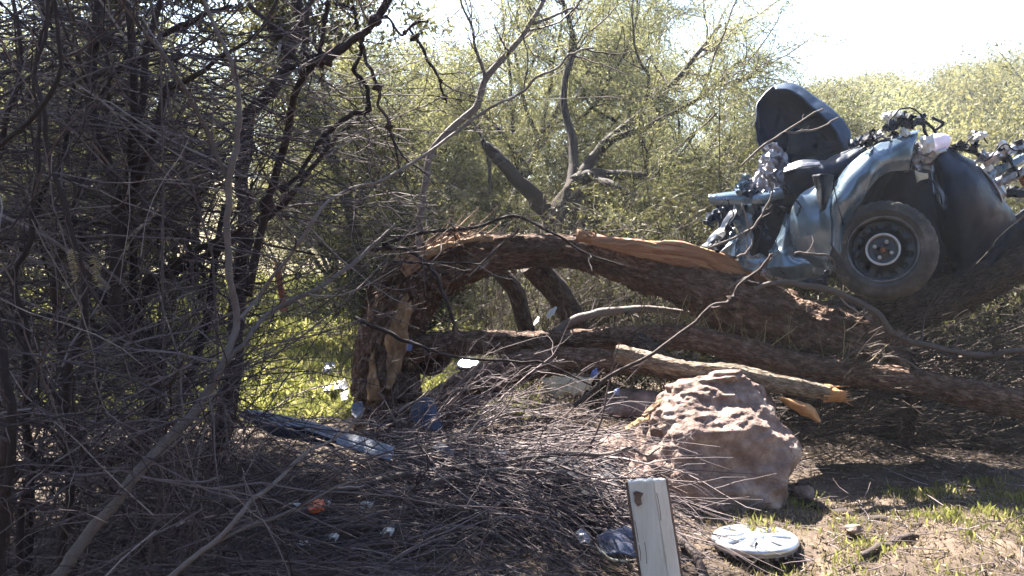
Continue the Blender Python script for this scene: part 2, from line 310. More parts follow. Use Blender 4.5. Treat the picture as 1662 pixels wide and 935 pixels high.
# hillside shrubs: four crowns shared by all copies
def shrub_blob(n, rx, rz, leaf, wd):
    k = 26; C = rng.normal(0, 1, (k, 3)); C = nrm(C) * rng.uniform(.35, .95, (k, 1)); C[:, 2] = np.abs(C[:, 2]) * .8 + .15
    c = rng.integers(0, k, n); p = C[c] + rng.normal(0, .2, (n, 3)); p = p * (rx, rx, rz); p[:, 2] = np.abs(p[:, 2])
    return p, rng.normal(0, 1, (n, 3)) + (0, 0, .2), rng.uniform(.6, 1.3, n) * leaf, rng.uniform(.6, 1.3, n) * wd, np.clip(tr(k)[c] * .6 + tr(n) * .4, 0, 1)
protos = []
for q in range(4):
    p, d, l, wd, t = shrub_blob(6500, rng.uniform(1.3, 2.0), rng.uniform(1.5, 2.4), .13, .06)
    t0 = thing('hillside_shrub', 'sunlit yellow-green shrub on the hazy hillside beyond the wrecked car', 'shrub', (0, 0, 0), 'shrubs on the hillside')
    leaves('crown', p, d, l, wd, M[('leaf_hill', 'leaf', 'leaf_olive', 'leaf_hill')[q]], t0, t)
    P, r = walks(np.zeros((6, 3)), rng.normal(0, .5, (6, 3)) + (0, 0, 1), 1.5, 6, .15, r0=.05, r1=.01)
    tubes('stem', [(P, r, tr(6))], M['twig_dark'], t0, 4)
    protos.append(t0)
def dup(root, loc, rz, sc):
    c = root.copy(); COL.objects.link(c); c.location = loc; c.rotation_euler = (0, 0, rz); c.scale = (sc,) * 3
    for ch in root.children:
        d = ch.copy(); COL.objects.link(d); d.parent = c
    return c
spots = []
for k in range(4000):
    y = 21 + 50 * random.random() ** 1.1; x = random.uniform(.10, .75) * y
    if all((x - a) ** 2 + (y - b) ** 2 > (1.15 + y * .014) ** 2 for a, b in spots): spots.append((x, y))
    if len(spots) >= 190: break
for k, (x, y) in enumerate(spots):
    z = float(hz(x, y)) - .1; s = random.uniform(.55, 1.35)
    if k < 4: o = protos[k]; o.location = (x, y, z); o.rotation_euler = (0, 0, random.random() * 6); o.scale = (s,) * 3
    else: dup(protos[k % 4], (x, y, z), random.random() * 6.28, s)

# ------------------------------------------------------------------ trees behind
def crown_from(P, R_, k1, k2, l1, l2, droop=-.04, leafn=40, ll=.07, lw=.012, jit=.05, br=None):
    """branches, twigs and leaf positions grown on limbs P (M,N,3)"""
    B, Br = kids(P, R_, k1, l1, (.4, 1.1), 8, .22, (0, 0, .02), .3, 1., .55, .006)
    T, Tr = kids(B, Br, k2, l2, (.4, 1.2), 6, .25, (0, 0, droop), .15, 1., .5, .0025)
    m, n = T.shape[:2]; pi = np.repeat(np.arange(m), leafn); t = rng.uniform(.15, 1, m * leafn) * (n - 1.001); i = t.astype(int); f = (t - i)[:, None]
    C = T[pi, i] * (1 - f) + T[pi, i + 1] * f + rng.normal(0, jit, (m * leafn, 3)); D = nrm(T[pi, i + 1] - T[pi, i]) + rng.normal(0, .8, (m * leafn, 3)) + (0, 0, -.35)
    tint = np.clip(np.repeat(tr(max(1, m // 9 + 1)), 9)[:m][pi] * .45 + tr(m)[pi] * .25 + tr(len(C)) * .3, 0, 1)
    return B, Br, T, Tr, C, D, rng.uniform(.6, 1.3, len(C)) * ll, rng.uniform(.7, 1.3, len(C)) * lw, tint
def finish_crown(t, res, leafmat, twigmat):
    B, Br, T, Tr, C, D, l, wd, tint = res
    o = tubes('branches', [(B, Br, tr(len(B), 0, .6)), (T, Tr, tr(len(T), 0, .7))], twigmat, t, 3); o['kind'] = 'stuff'
    leaves('crown', C, D, l, wd, leafmat, t, tint)
# the forked tree in the middle distance
YB = 9.5
t = thing('forked_tree', 'dark forked tree with a short stub limb behind the arched fallen trunk', 'tree', at(905, 520, YB))
t.location.z = float(gz(t.location.x, YB))
trunk('trunk', [(908, 600, YB, 62), (906, 480, YB, 54), (905, 420, YB, 50), (905, 375, YB, 48), (912, 345, YB, 44), (925, 318, YB, 36), (937, 298, YB, 30)], M['dbark'], t, 70, 24)
limbs = []
for nm, pts in (('stub_limb', [(905, 375, YB, 36), (890, 345, YB, 32), (860, 315, YB - .1, 28), (820, 270, YB - .2, 24), (795, 242, YB - .25, 20), (782, 226, YB - .26, 8)]),
                ('limb', [(930, 308, YB, 30), (955, 288, YB, 24), (1000, 285, YB - .2, 18), (1050, 284, YB - .3, 14), (1110, 262, YB - .4, 10), (1190, 250, YB - .5, 6)]),
                ('limb', [(935, 300, YB, 28), (960, 262, YB + .1, 20), (985, 232, YB + .1, 18), (1040, 185, YB + .2, 14), (1100, 125, YB + .3, 10), (1170, 40, YB + .4, 6)]),
                ('limb', [(960, 286, YB, 18), (1000, 302, YB - .4, 14), (1040, 328, YB - .6, 11), (1100, 345, YB - .8, 8), (1180, 340, YB - 1., 5)]),
                ('limb', [(925, 315, YB, 22), (930, 240, YB + .3, 16), (915, 150, YB + .5, 12), (930, 60, YB + .6, 9), (900, -40, YB + .7, 5)]),
                ('limb', [(915, 365, YB, 20), (960, 372, YB - .2, 13), (1020, 362, YB - .4, 10), (1090, 372, YB - .6, 7)]),
                ('limb', [(985, 232, YB + .1, 14), (1060, 200, YB - .1, 10), (1150, 150, YB - .2, 8), (1225, 120, YB - .2, 5)])):
    pts = [(a_, b_, c_, d_ * .92) for a_, b_, c_, d_ in pts]; o, P, r = stem(nm, pts, M['stem_dark'], t, 40, 10, .35, .02)
    if nm == 'limb': limbs.append((P, r))
LP = np.stack([a for a, b in limbs]); LR = np.stack([b for a, b in limbs])
LP, LR = LP[:, 14:], LR[:, 14:]
finish_crown(t, crown_from(LP, LR, 17, 9, (.6, 1.5), (.3, .8), leafn=90, ll=.042, lw=.009), M['leaf'], M['twig_dark'])
def bgtree(name, label, x, y, h, spread, nl=7, lean=0, leafmat='leaf', group=None, k1=10, k2=9, leafn=62, ll=.058, lw=.015, low=.25, trr=.09):
    z = float(gz(x, y)); z = max(z, float(hz(x, y))) if y > 18 else z
    t = thing(name, label, 'tree', (x, y, z), group); b = np.array([[x, y, z - .1]]) 
    P, r = walks(b, np.array([[lean, 0, 1.]]), h * .55, 10, .08, r0=trr, r1=trr * .55); tubes('trunk', [(P, r, np.array([.3]))], M['stem_dark'], t, 12)
    L, Lr_ = kids(P, r, nl, (spread * .7, spread * 1.1), (.5, 1.15), 12, .13, (0, 0, .10), low, 1., .6, .02)
    for k in range(nl): tubes('limb', [(L[k:k + 1], Lr_[k:k + 1], np.array([.3]))], M['stem_dark'], t, 8)
    finish_crown(t, crown_from(L, Lr_, k1, k2, (.5, 1.3), (.3, .8), leafn=leafn, ll=ll, lw=lw), M[leafmat], M['twig_dark'])
    return t
bgtree('feathery_tree', 'feathery pale green tree behind the knobbly twigs, left of the forked tree', -1.9, 12.0, 6.2, 2.5, 11, low=.45)
bgtree('feathery_tree', 'tall feathery yellow-green tree rising behind the pale slender sapling', -.4, 13.0, 7.6, 2.9, 12, ll=.058, lw=.014)
bgtree('feathery_tree', 'feathery green tree whose crown meets the open sky left of the car', 1.9, 13.0, 6.4, 2.5, 10, ll=.058, lw=.014)
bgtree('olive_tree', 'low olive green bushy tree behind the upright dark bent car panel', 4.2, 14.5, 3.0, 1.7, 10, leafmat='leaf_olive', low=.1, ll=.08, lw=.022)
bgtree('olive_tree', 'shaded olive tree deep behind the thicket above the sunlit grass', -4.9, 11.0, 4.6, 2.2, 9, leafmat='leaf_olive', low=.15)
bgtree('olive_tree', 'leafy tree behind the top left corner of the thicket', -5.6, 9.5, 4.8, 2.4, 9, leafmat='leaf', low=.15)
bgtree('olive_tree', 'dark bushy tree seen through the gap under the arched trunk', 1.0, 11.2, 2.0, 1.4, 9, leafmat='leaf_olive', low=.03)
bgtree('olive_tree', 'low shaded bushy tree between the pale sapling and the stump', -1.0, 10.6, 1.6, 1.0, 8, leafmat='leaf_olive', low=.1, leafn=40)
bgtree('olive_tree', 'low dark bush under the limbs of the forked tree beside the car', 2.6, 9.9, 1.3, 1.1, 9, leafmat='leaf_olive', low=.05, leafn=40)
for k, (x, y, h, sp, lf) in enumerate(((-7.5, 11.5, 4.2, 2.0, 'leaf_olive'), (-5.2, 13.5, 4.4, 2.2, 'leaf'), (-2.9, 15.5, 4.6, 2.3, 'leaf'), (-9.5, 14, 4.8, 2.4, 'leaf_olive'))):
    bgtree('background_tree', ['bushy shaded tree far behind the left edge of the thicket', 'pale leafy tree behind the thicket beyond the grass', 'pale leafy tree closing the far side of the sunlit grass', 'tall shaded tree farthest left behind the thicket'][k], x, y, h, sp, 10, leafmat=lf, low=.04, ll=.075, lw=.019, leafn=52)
bt = [o for o in bpy.data.objects if o.name.startswith('background_tree') and o.type == 'EMPTY']
for x, y, sc, lb in ((.4, 16.5, 1.35, 'background tree standing behind the fork of the dark forked tree'), (2.6, 17.5, .95, 'background tree behind the right limbs of the forked tree'), (-1.2, 18, 1.45, 'background tree behind the slender pale sapling'), (5.2, 18.5, .62, 'background bush behind the upright bonnet of the car'), (-6.5, 18, 1.1, 'tall background tree far left beyond the grass'), (-3.8, 19, 1.1, 'background tree at the far end of the grass')):
    o = dup(bt[int(abs(x) * 7) % 4], (x, y, float(max(gz(x, y), hz(x, y) if y > 17 else -9)) - .1), x * 2, sc); o['label'] = lb
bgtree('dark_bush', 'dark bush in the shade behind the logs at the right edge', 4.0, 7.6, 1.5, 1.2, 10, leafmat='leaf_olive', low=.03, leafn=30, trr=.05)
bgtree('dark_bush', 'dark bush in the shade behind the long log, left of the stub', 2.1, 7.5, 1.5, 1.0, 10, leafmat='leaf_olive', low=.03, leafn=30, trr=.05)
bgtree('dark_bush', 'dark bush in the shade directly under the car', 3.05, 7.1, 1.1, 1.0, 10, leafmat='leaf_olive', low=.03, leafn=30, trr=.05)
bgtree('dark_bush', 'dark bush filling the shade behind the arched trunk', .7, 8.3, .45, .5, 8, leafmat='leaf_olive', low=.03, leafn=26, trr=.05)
# pale sapling
t = thing('pale_sapling', 'slender pale-barked sapling rising from behind the arched trunk', 'sapling', at(676, 700, 6.7)); t.location.z = float(gz(t.location.x, 6.7))
o, P, r = stem('stem', [(676, 690, 6.7, 14.4), (677, 500, 6.7, 12.8), (680, 380, 6.7, 12), (683, 340, 6.7, 11.2), (692, 285, 6.7, 11.2), (702, 245, 6.7, 11.2), (735, 207, 6.7, 11.2), (772, 172, 6.7, 11.2), (788, 130, 6.7, 11.2), (820, 92, 6.7, 10.4), (850, 55, 6.7, 8.8), (872, 18, 6.7, 7.2), (905, -40, 6.7, 4.8)], M['stem_grey'], t, 60, 12, .8, .01)
o, P1, r1 = stem('branch', [(788, 132, 6.7, 7.2), (784, 110, 6.7, 5.6), (770, 78, 6.7, 4.8), (766, 45, 6.7, 4), (748, 5, 6.7, 3.2), (742, -30, 6.7, 2.4)], M['stem_grey'], t, 24, 8, .6, .01)
o, P2, r2 = stem('branch', [(860, 38, 6.7, 6.4), (890, 32, 6.7, 4.8), (915, 18, 6.7, 4), (945, 14, 6.7, 2.4)], M['stem_grey'], t, 24, 8, .6, .01)
res = crown_from(np.stack([P[36::1][:24], P1]), np.stack([r[36:][:24], r1]), 8, 5, (.3, .8), (.2, .5), leafn=9, ll=.05, lw=.010); finish_crown(t, res, M['leaf'], M['twig'])

src = bgtree('shade_caster_tree', 'dense leafy tree added unseen behind the viewpoint to block sky light', -2.5, -5.0, 5.5, 2.8, 11, leafmat='leaf_olive', low=.03, leafn=36, ll=.13, lw=.065)  # unseen trees added behind the camera to cut sky fill on shaded surfaces
src['group'] = 'unseen trees added behind the viewpoint to block sky light'
for x, y in ((2.2, -4.6), (5.2, -2.2), (-6.0, -1.6), (.2, -8.0), (6.6, 1.8), (-7.5, 3.0)):
    o = src.copy(); COL.objects.link(o); o.location = (x, y, 0); o.rotation_euler = (0, 0, x)
    for ch in src.children:
        d = ch.copy(); COL.objects.link(d); d.parent = o
# ------------------------------------------------------------------ thicket on the left
def shade_caster_tree():
    t = thing('spreading_tree', 'dark smooth-trunked tree in the thicket, leaning right as it rises past the top edge', 'tree', at(392, 700, 4.6)); t.location.z = float(gz(t.location.x, 4.6))
    o, P, r = stem('trunk', [(345, 760, 4.6, 34), (372, 640, 4.6, 30), (382, 540, 4.6, 26), (392, 430, 4.6, 24), (400, 385, 4.6, 22), (396, 335, 4.6, 21), (390, 300, 4.6, 21), (399, 250, 4.6, 21), (402, 192, 4.6, 21), (418, 172, 4.6, 20), (441, 147, 4.6, 20), (462, 114, 4.6, 20), (474, 76, 4.6, 19), (488, 38, 4.6, 18), (482, 0, 4.6, 18), (470, -80, 4.7, 17), (440, -180, 4.9, 16), (430, -260, 5.1, 14)], M['stem_dark'], t, 90, 14, .4, .008)
    top = P[-1]; n = 15
    a = rng.uniform(0, 6.28, n); D = np.stack([np.cos(a), np.sin(a), rng.uniform(.1, .5, n)], -1); D[:, 0] -= .7; D[:, 1] += .35
    L, Lr = walks(np.repeat(top[None], n, 0) + rng.normal(0, .1, (n, 3)), D, rng.uniform(1.0, 1.9, n), 12, .1, (0, 0, .01), .028, .01)
    L2, Lr2 = walks(top + np.stack([rng.uniform(-3.6, -.8, 40), rng.uniform(-4.2, 3.8, 40), rng.uniform(.1, .6, 40)], -1), rng.normal(0, 1, (40, 3)) * (1, 1, .2), 1.6, 12, .1, (0, 0, 0), .02, .008)  # detached limbs added out of view so the canopy shades the thicket
    L3, Lr3 = walks(top + np.stack([rng.uniform(-1.5, -.65, 16), rng.uniform(1.0, 2.6, 16), rng.uniform(.2, .7, 16)], -1), rng.normal(0, 1, (16, 3)) * (.6, 1, .2) - (.3, 0, 0), .9, 12, .1, (0, 0, 0), .02, .008); L2 = np.vstack([L2, L3]); Lr2 = np.vstack([Lr2, Lr3])  # more unseen limbs added to throw shade on the brush
    for k in range(n): tubes('limb', [(L[k:k + 1], Lr[k:k + 1], np.array([.4]))], M['stem_dark'], t, 8)
    finish_crown(t, crown_from(np.vstack([L, L2]), np.vstack([Lr, Lr2]), 8, 6, (.4, 1.0), (.25, .6), 0, 30, .08, .034), M['leaf_olive'], M['twig_dark'])
shade_caster_tree()
def shrub(name, label, stems, cat='shrub', m='stem_dark', twig='twig', k=7, k2=3, tl=(.25, .7), group=None, t2=.4, knobs=0, wob=.006, sides=9):
    b = at(*stems[0][0][:3]); t = thing(name, label, cat, b, group); sets = []
    for pts in stems:
        tint = random.random(); o, P, r = stem('stem', pts, M[m], t, max(30, 6 * len(pts)), sides, tint, wob, knobs=knobs)
        if k:
            A, Ar = kids(P[None], r[None], k, tl, (.5, 1.2), 9, .14, (0, 0, .03), .1, .98, .4, .0028); sets.append((A, Ar, tr(len(A))))
            if k2:
                B, Brr = kids(A, Ar, k2, (tl[0] * .5, tl[1] * .6), (.4, 1.1), 7, .16, (0, 0, .02), .15, 1., .55, .0017); sets.append((B, Brr, tr(len(B))))
    if sets: o = tubes('twigs', sets, M[twig], t, 4); o['kind'] = 'stuff'
    return t
shrub('leaning_sapling', 'pale grey leaning sapling that bends upright and forks before the dark thicket',
      [[(75, 960, 2.1, 21.6), (130, 890, 2.15, 20.7), (200, 800, 2.2, 18.9), (300, 685, 2.3, 18), (362, 595, 2.35, 13), (383, 530, 2.4, 11.5), (377, 470, 2.4, 10.8), (371, 400, 2.4, 10.8), (371, 340, 2.4, 10.8), (374, 290, 2.4, 10.8), (384, 240, 2.4, 10.1), (388, 190, 2.4, 9.4), (386, 145, 2.4, 8.6), (368, 88, 2.4, 7.2), (356, 60, 2.4, 6.5), (328, 0, 2.4, 5.8), (315, -40, 2.4, 5)],
       [(370, 290, 2.4, 7.2), (350, 250, 2.38, 7.2), (325, 190, 2.35, 7.2), (295, 138, 2.3, 7.2), (272, 95, 2.28, 6.5), (240, 58, 2.25, 5.8), (198, 6, 2.2, 5), (180, -30, 2.2, 4.3)],
       [(368, 590, 2.35, 8.6), (400, 550, 2.4, 8.6), (440, 505, 2.5, 7.9), (525, 462, 2.6, 7.2), (598, 407, 2.75, 6.5), (640, 362, 2.8, 4.3)],
       [(386, 520, 2.4, 5.8), (420, 478, 2.5, 5.8), (475, 408, 2.5, 5.8), (507, 361, 2.5, 5.8), (548, 316, 2.6, 5), (623, 291, 2.65, 5), (704, 243, 2.8, 5), (770, 190, 2.9, 5), (812, 166, 2.9, 4.3), (845, 152, 2.9, 4.3), (870, 125, 2.9, 4.3), (905, 108, 2.9, 3.6), (930, 85, 2.9, 3.6), (962, 78, 2.9, 2.9)]],
      'sapling', 'stem_grey', k=4, k2=1, tl=(.1, .3))
shrub('dead_branch', 'long pale dead branch forking low across the bottom left of the brush', [[(255, 950, 1.9, 10.8), (300, 915, 1.92, 10.1), (345, 882, 1.95, 9.4), (395, 830, 2.0, 7.9), (440, 790, 2.1, 7.2), (500, 735, 2.2, 5.8), (560, 700, 2.3, 4.3), (590, 660, 2.35, 2.9)],
      [(345, 884, 1.95, 6.5), (400, 858, 2.0, 5.8), (470, 832, 2.05, 5), (560, 786, 2.15, 4.3), (640, 765, 2.2, 2.9)]], 'branch', 'stem_grey', k=2, k2=0, tl=(.05, .15))
shrub('crooked_shrub', 'dark crooked shrub whose thick trunk curves along the ground at lower left',
      [[(-40, 768, 3.3, 28), (60, 758, 3.3, 28), (128, 750, 3.3, 28), (192, 738, 3.3, 28), (229, 718, 3.3, 28), (248, 685, 3.3, 27), (247, 630, 3.3, 26), (228, 575, 3.3, 26), (202, 522, 3.3, 25), (165, 480, 3.3, 22), (145, 421, 3.3, 18), (128, 380, 3.3, 14), (105, 330, 3.4, 10), (95, 250, 3.4, 8)],
       [(195, 510, 3.3, 14), (215, 478, 3.25, 14), (242, 451, 3.2, 13), (286, 428, 3.2, 13), (330, 400, 3.2, 12), (367, 385, 3.2, 11), (430, 355, 3.2, 10), (470, 325, 3.2, 9), (530, 240, 3.2, 7), (585, 190, 3.2, 5)],
       [(225, 520, 3.3, 13), (248, 460, 3.3, 12), (300, 432, 3.35, 13), (350, 405, 3.4, 13), (400, 375, 3.5, 11), (440, 330, 3.5, 9)],
       [(250, 640, 3.3, 16), (262, 590, 3.35, 15), (235, 540, 3.4, 14), (218, 470, 3.4, 12), (215, 400, 3.4, 10), (205, 330, 3.4, 8)],
       [(252, 690, 3.3, 18), (300, 640, 3.5, 16), (325, 560, 3.6, 15), (340, 500, 3.6, 14), (350, 430, 3.6, 11), (362, 330, 3.6, 8)]], k=9, k2=3)
shrub('upright_shrub', 'dark shrub of stout upright stems rising to the top edge of the thicket',
      [[(195, 560, 2.9, 22), (188, 470, 2.9, 21), (190, 400, 2.9, 20), (188, 320, 2.9, 19), (170, 250, 2.9, 18), (152, 190, 2.9, 17), (148, 130, 2.9, 17), (152, 63, 2.9, 17), (162, 0, 2.9, 15), (168, -50, 2.9, 13)],
       [(195, 420, 2.9, 13), (205, 320, 2.9, 13), (216, 230, 2.85, 13), (216, 120, 2.8, 13), (212, 70, 2.8, 12), (205, 0, 2.8, 11), (200, -40, 2.8, 10)],
       [(200, 400, 2.9, 12), (212, 310, 2.9, 12), (226, 225, 2.9, 12), (232, 150, 2.9, 12), (240, 80, 2.9, 11), (262, 0, 2.9, 9), (270, -40, 2.9, 8)],
       [(205, 380, 2.9, 11), (220, 300, 2.9, 12), (250, 220, 2.8, 12), (270, 145, 2.8, 11), (300, 130, 2.75, 9), (350, 98, 2.7, 7), (420, 50, 2.7, 6), (450, 0, 2.7, 5)]], k=8, k2=3)
shrub('knobbly_shrub', 'purple-brown knobbly shrub with looping bare twigs against the bright foliage',
      [[(405, 480, 3.0, 15), (420, 390, 3.0, 14), (442, 310, 3.0, 13), (462, 240, 2.95, 12), (474, 172, 2.9, 12), (494, 121, 2.85, 12), (520, 100, 2.8, 13), (555, 78, 2.8, 13), (590, 55, 2.8, 13), (612, 30, 2.8, 11), (632, -10, 2.8, 8)],
       [(455, 118, 2.8, 8), (490, 106, 2.8, 8), (530, 92, 2.8, 8), (575, 60, 2.8, 8), (610, 36, 2.8, 7), (640, -10, 2.8, 6)],
       [(588, 62, 2.8, 6), (587, 88, 2.8, 6), (575, 112, 2.8, 7), (588, 128, 2.8, 7), (598, 155, 2.8, 7), (595, 178, 2.8, 8), (570, 186, 2.8, 8), (545, 205, 2.8, 8), (520, 230, 2.8, 8), (490, 275, 2.8, 7), (455, 310, 2.8, 7)],
       [(586, 66, 2.8, 6), (598, 105, 2.8, 6), (616, 143, 2.8, 5), (616, 172, 2.8, 5), (632, 205, 2.8, 5), (640, 240, 2.8, 4), (648, 285, 2.8, 3)],
       [(615, 28, 2.8, 5), (630, 30, 2.8, 4), (650, 57, 2.8, 4), (675, 36, 2.8, 4), (695, 33, 2.8, 3)],
       [(582, 55, 2.8, 5), (578, 38, 2.8, 4), (574, 15, 2.8, 4), (540, 5, 2.8, 3)],
       [(665, 45, 3., 4), (690, 90, 3., 5), (712, 130, 3., 4), (725, 165, 3., 3)],
       [(497, 120, 2.85, 9), (495, 70, 2.85, 9), (500, 30, 2.85, 9), (508, -20, 2.85, 8)],
       [(515, 100, 2.8, 8), (522, 60, 2.8, 7), (530, 10, 2.8, 6), (533, -30, 2.8, 5)],
       [(402, 5, 2.8, 8), (430, 32, 2.8, 8), (448, 48, 2.8, 9), (455, 70, 2.8, 8), (478, 95, 2.8, 7), (490, 122, 2.8, 6)]], k=2, k2=1, tl=(.08, .25), knobs=5)
shrub('thorny_shrub', 'tangled purple-grey shrub of many stems at the far left edge',
      [[(x0, 980, y, w0), (x0 + random.uniform(-15, 15), 800, y, w0), (x0 + random.uniform(-25, 25), 620, y, w0 * .9), (x0 + random.uniform(-35, 35), 450, y, w0 * .8), (x0 + random.uniform(-40, 50), 280, y, w0 * .65), (x0 + random.uniform(-40, 70), 120, y, w0 * .5), (x0 + random.uniform(-40, 90), -40, y, w0 * .4)]
       for x0, y, w0 in ((12, 2.0, 15), (40, 2.5, 12), (98, 2.4, 14), (120, 3.0, 13), (-12, 2.3, 17), (-30, 2.8, 16), (45, 3.2, 14))], k=7, k2=2, wob=.02)
shrub('fallen_limb', 'brown fallen limb slanting down through the top left of the thicket', [[(20, -30, 3.1, 18), (66, 0, 3.1, 18), (101, 25, 3.1, 17), (141, 43, 3.1, 16), (172, 63, 3.1, 15), (200, 76, 3.1, 12)], [(90, 140, 3.2, 9), (140, 128, 3.1, 10), (190, 114, 3.0, 11), (228, 95, 3.0, 11), (265, 56, 3.0, 10), (303, 38, 3.0, 9), (341, 20, 3.0, 8), (380, 12, 3.0, 7)],
      [(230, 345, 3.4, 16), (270, 362, 3.4, 18), (300, 385, 3.4, 15), (325, 395, 3.4, 8)]], 'branch', k=5, k2=2)
# thin tangle filling the thicket
def tangle():
    sets = []
    n = 1800; px = -60 + 560 * rng.random(n) ** 1.15; py = 20 + 660 * rng.random(n); Yd = rng.uniform(2.6, 5.2, n)
    keep = (rng.random(n) < np.clip(1.25 - px / 500., .08, 1)) & ((py < 350) | (px < 200)); px, py, Yd = px[keep], py[keep], Yd[keep]; n = len(px)
    P0 = np.stack([at(a, b, c) for a, b, c in zip(px, py, Yd)]); D = np.stack([rng.choice([-1, 1], n) * rng.uniform(.5, 1, n), rng.normal(0, .35, n), rng.normal(-.05, .28, n)], -1)
    P, r = walks(P0, D, rng.uniform(.4, 1.2, n), 10, .13, (0, 0, -.01), rng.uniform(.002, .0048, n), .0011); sets.append((P, r, tr(n)))
    B, b = kids(P, r, 3, (.15, .45), (.4, 1.1), 7, .15, (0, 0, 0), .1, 1., .6, .0015); sets.append((B, b, tr(len(B))))
    n = 26; px = rng.uniform(-60, 330, n); Yd = rng.uniform(2.3, 5.5, n); P0 = np.stack([at(a, 700, c) for a, c in zip(px, Yd)]); P0[:, 2] = gz(P0[:, 0], P0[:, 1])
    P, r = walks(P0, rng.normal(0, .25, (n, 3)) + (0, 0, 1), rng.uniform(1.4, 3.2, n), 14, .09, (0, 0, .03), rng.uniform(.006, .013, n), .002); sets.append((P, r, tr(n, 0, .6)))
    B, b = kids(P, r, 5, (.25, .8), (.4, 1.1), 8, .14, (0, 0, .02), .1, 1., .5, .002); sets.append((B, b, tr(len(B))))
    n = 560; px = rng.uniform(-60, 400, n); py = rng.uniform(560, 935, n); Yd = rng.uniform(2.0, 3.7, n); P0 = np.stack([at(a, b, c) for a, b, c in zip(px, py, Yd)]); P0[:, 2] = np.maximum(P0[:, 2], .05)
    P4, r4 = walks(P0, rng.normal(0, 1, (n, 3)) * (1, .7, .6), rng.uniform(.25, .9, n), 9, .12, (0, 0, -.02), rng.uniform(.0016, .0042, n), .001); sets.append((P4, r4, tr(n)))
    B, b = kids(P4, r4, 3, (.08, .3), (.4, 1.1), 6, .15, (0, 0, 0), .1, 1., .6, .001); sets.append((B, b, tr(len(B))))
    o = tubes('twig_tangle', sets, M['twig'], None, 3); tag(o, 'dense tangle of fine bare twigs filling the thicket at left', 'twigs', kind='stuff')
    n = 14000; q = P.reshape(-1, 3)[rng.integers(0, P.shape[0] * 14, n)] + rng.normal(0, .22, (n, 3)); q = q[(q[:, 2] > .1)]
    q = q[q[:, 1] > 3.6]
    o = leaves('thicket_leaves', q, rng.normal(0, 1, q.shape), rng.uniform(.02, .05, len(q)), rng.uniform(.006, .012, len(q)), M['leaf_olive']); tag(o, 'sparse small olive leaves among the thicket twigs', 'leaves')
tangle()
# two drooping feathery leaves
for px, py, lb in ((120, 428, 'drooping feathery yellow leaf hanging from a thicket twig, the left of a pair'), (155, 438, 'drooping feathery yellow leaf hanging from a thicket twig, the right of a pair')):
    a = at(px - 4, py - 26, 2.2); b = at(px + 5, py + 26, 2.2); t = thing('feather_leaf', lb, 'leaf', b)
    P = np.linspace(a, b, 16); tubes('stalk', [(P[None], np.full((1, 16), .0009), np.array([.5]))], M['straw'], t, 4)
    C = np.repeat(P[1:], 2, 0); D = np.tile(np.array([[-1, 0, -.45], [1, 0, -.45]]), (15, 1)); V, Q = leaf_arrays(C, D + rng.normal(0, .1, D.shape), .018, .005); o = mesh('leaflets', V, None, M['straw'], t, tr(len(V)), smooth=False, tri=Q); o['kind'] = 'stuff'

# ------------------------------------------------------------------ the snapped tree
YT = 6.1
t = thing('snapped_tree', 'red-brown snapped tree with its trunk bent over in an arch to the right', 'tree', at(640, 740, YT)); t.location.z = float(gz(t.location.x, YT))
T_PTS = [(640, 790, YT, 138), (634, 730, YT, 120), (630, 660, YT, 104), (632, 590, YT, 95), (648, 520, YT, 92), (678, 465, YT, 86), (724, 434, YT - .03, 74), (785, 415, YT - .06, 60), (860, 407, YT - .1, 52), (940, 411, YT - .15, 51), (1030, 434, YT - .22, 54), (1110, 459, YT - .3, 60), (1190, 492, YT - .36, 80), (1280, 528, YT - .42, 96), (1370, 565, YT - .5, 104), (1450, 590, YT - .5, 90)]
tk, TG, TP, TR = trunk('trunk', T_PTS, M['bark'], t, 460, 64, .24, (13, 13))
def bark_strip(i0, i1, th0, wd, off, m, name, prop=.7, lift=0., jag=.25):
    """a torn strip over the trunk surface between rings i0..i1"""
    n = 40; ii = np.linspace(i0, i1, n); s = np.linspace(0, 1, n); wv = wd * np.sin(np.pi * np.clip(s * .96 + .02, 0, 1)) ** .7 * (1 + jag * 2 * vnoise(np.c_[s * 9, np.full(n, th0), np.zeros(n)]))
    cols = np.linspace(-.5, .5, 9); G = np.zeros((n, 9, 3))
    for a in range(n):
        i = int(ii[a]); c = TP[i]
        for b_, cc in enumerate(cols):
            th = (th0 + cc * wv[a] + .12 * math.sin(s[a] * 5)) * 64 / (2 * math.pi); j = int(th) % 64; f = th - math.floor(th)
            p = TG[i, j] * (1 - f) + TG[i, (j + 1) % 64] * f; d = (p - c) / np.linalg.norm(p - c)
            G[a, b_] = c + d * (np.linalg.norm(p - c) * prop + TR[i] * (1 - prop) * 1.04 + off + lift * s[a] ** 2)
    return shell(name, G, m, t, .006)
CAMV = np.array([0, 0, CAM_Z])
def facing(i):      # ring angle that looks at the camera
    return int(np.argmin(np.linalg.norm(TG[i] - CAMV, axis=1))) * 2 * math.pi / 64
bark_strip(78, 150, facing(100) + .05, .62, .010, M['barewood'], 'bare_wood')
bark_strip(50, 100, facing(70) - .5, .34, .010, M['barewood'], 'bare_wood')
for k in range(16):
    i0 = int(rng.uniform(60, 330)); bark_strip(i0, i0 + int(rng.uniform(20, 50)), rng.uniform(0, 6.28), rng.uniform(.12, .3), .006, M['bark'], 'bark_strip', .8, rng.uniform(.0, .05))
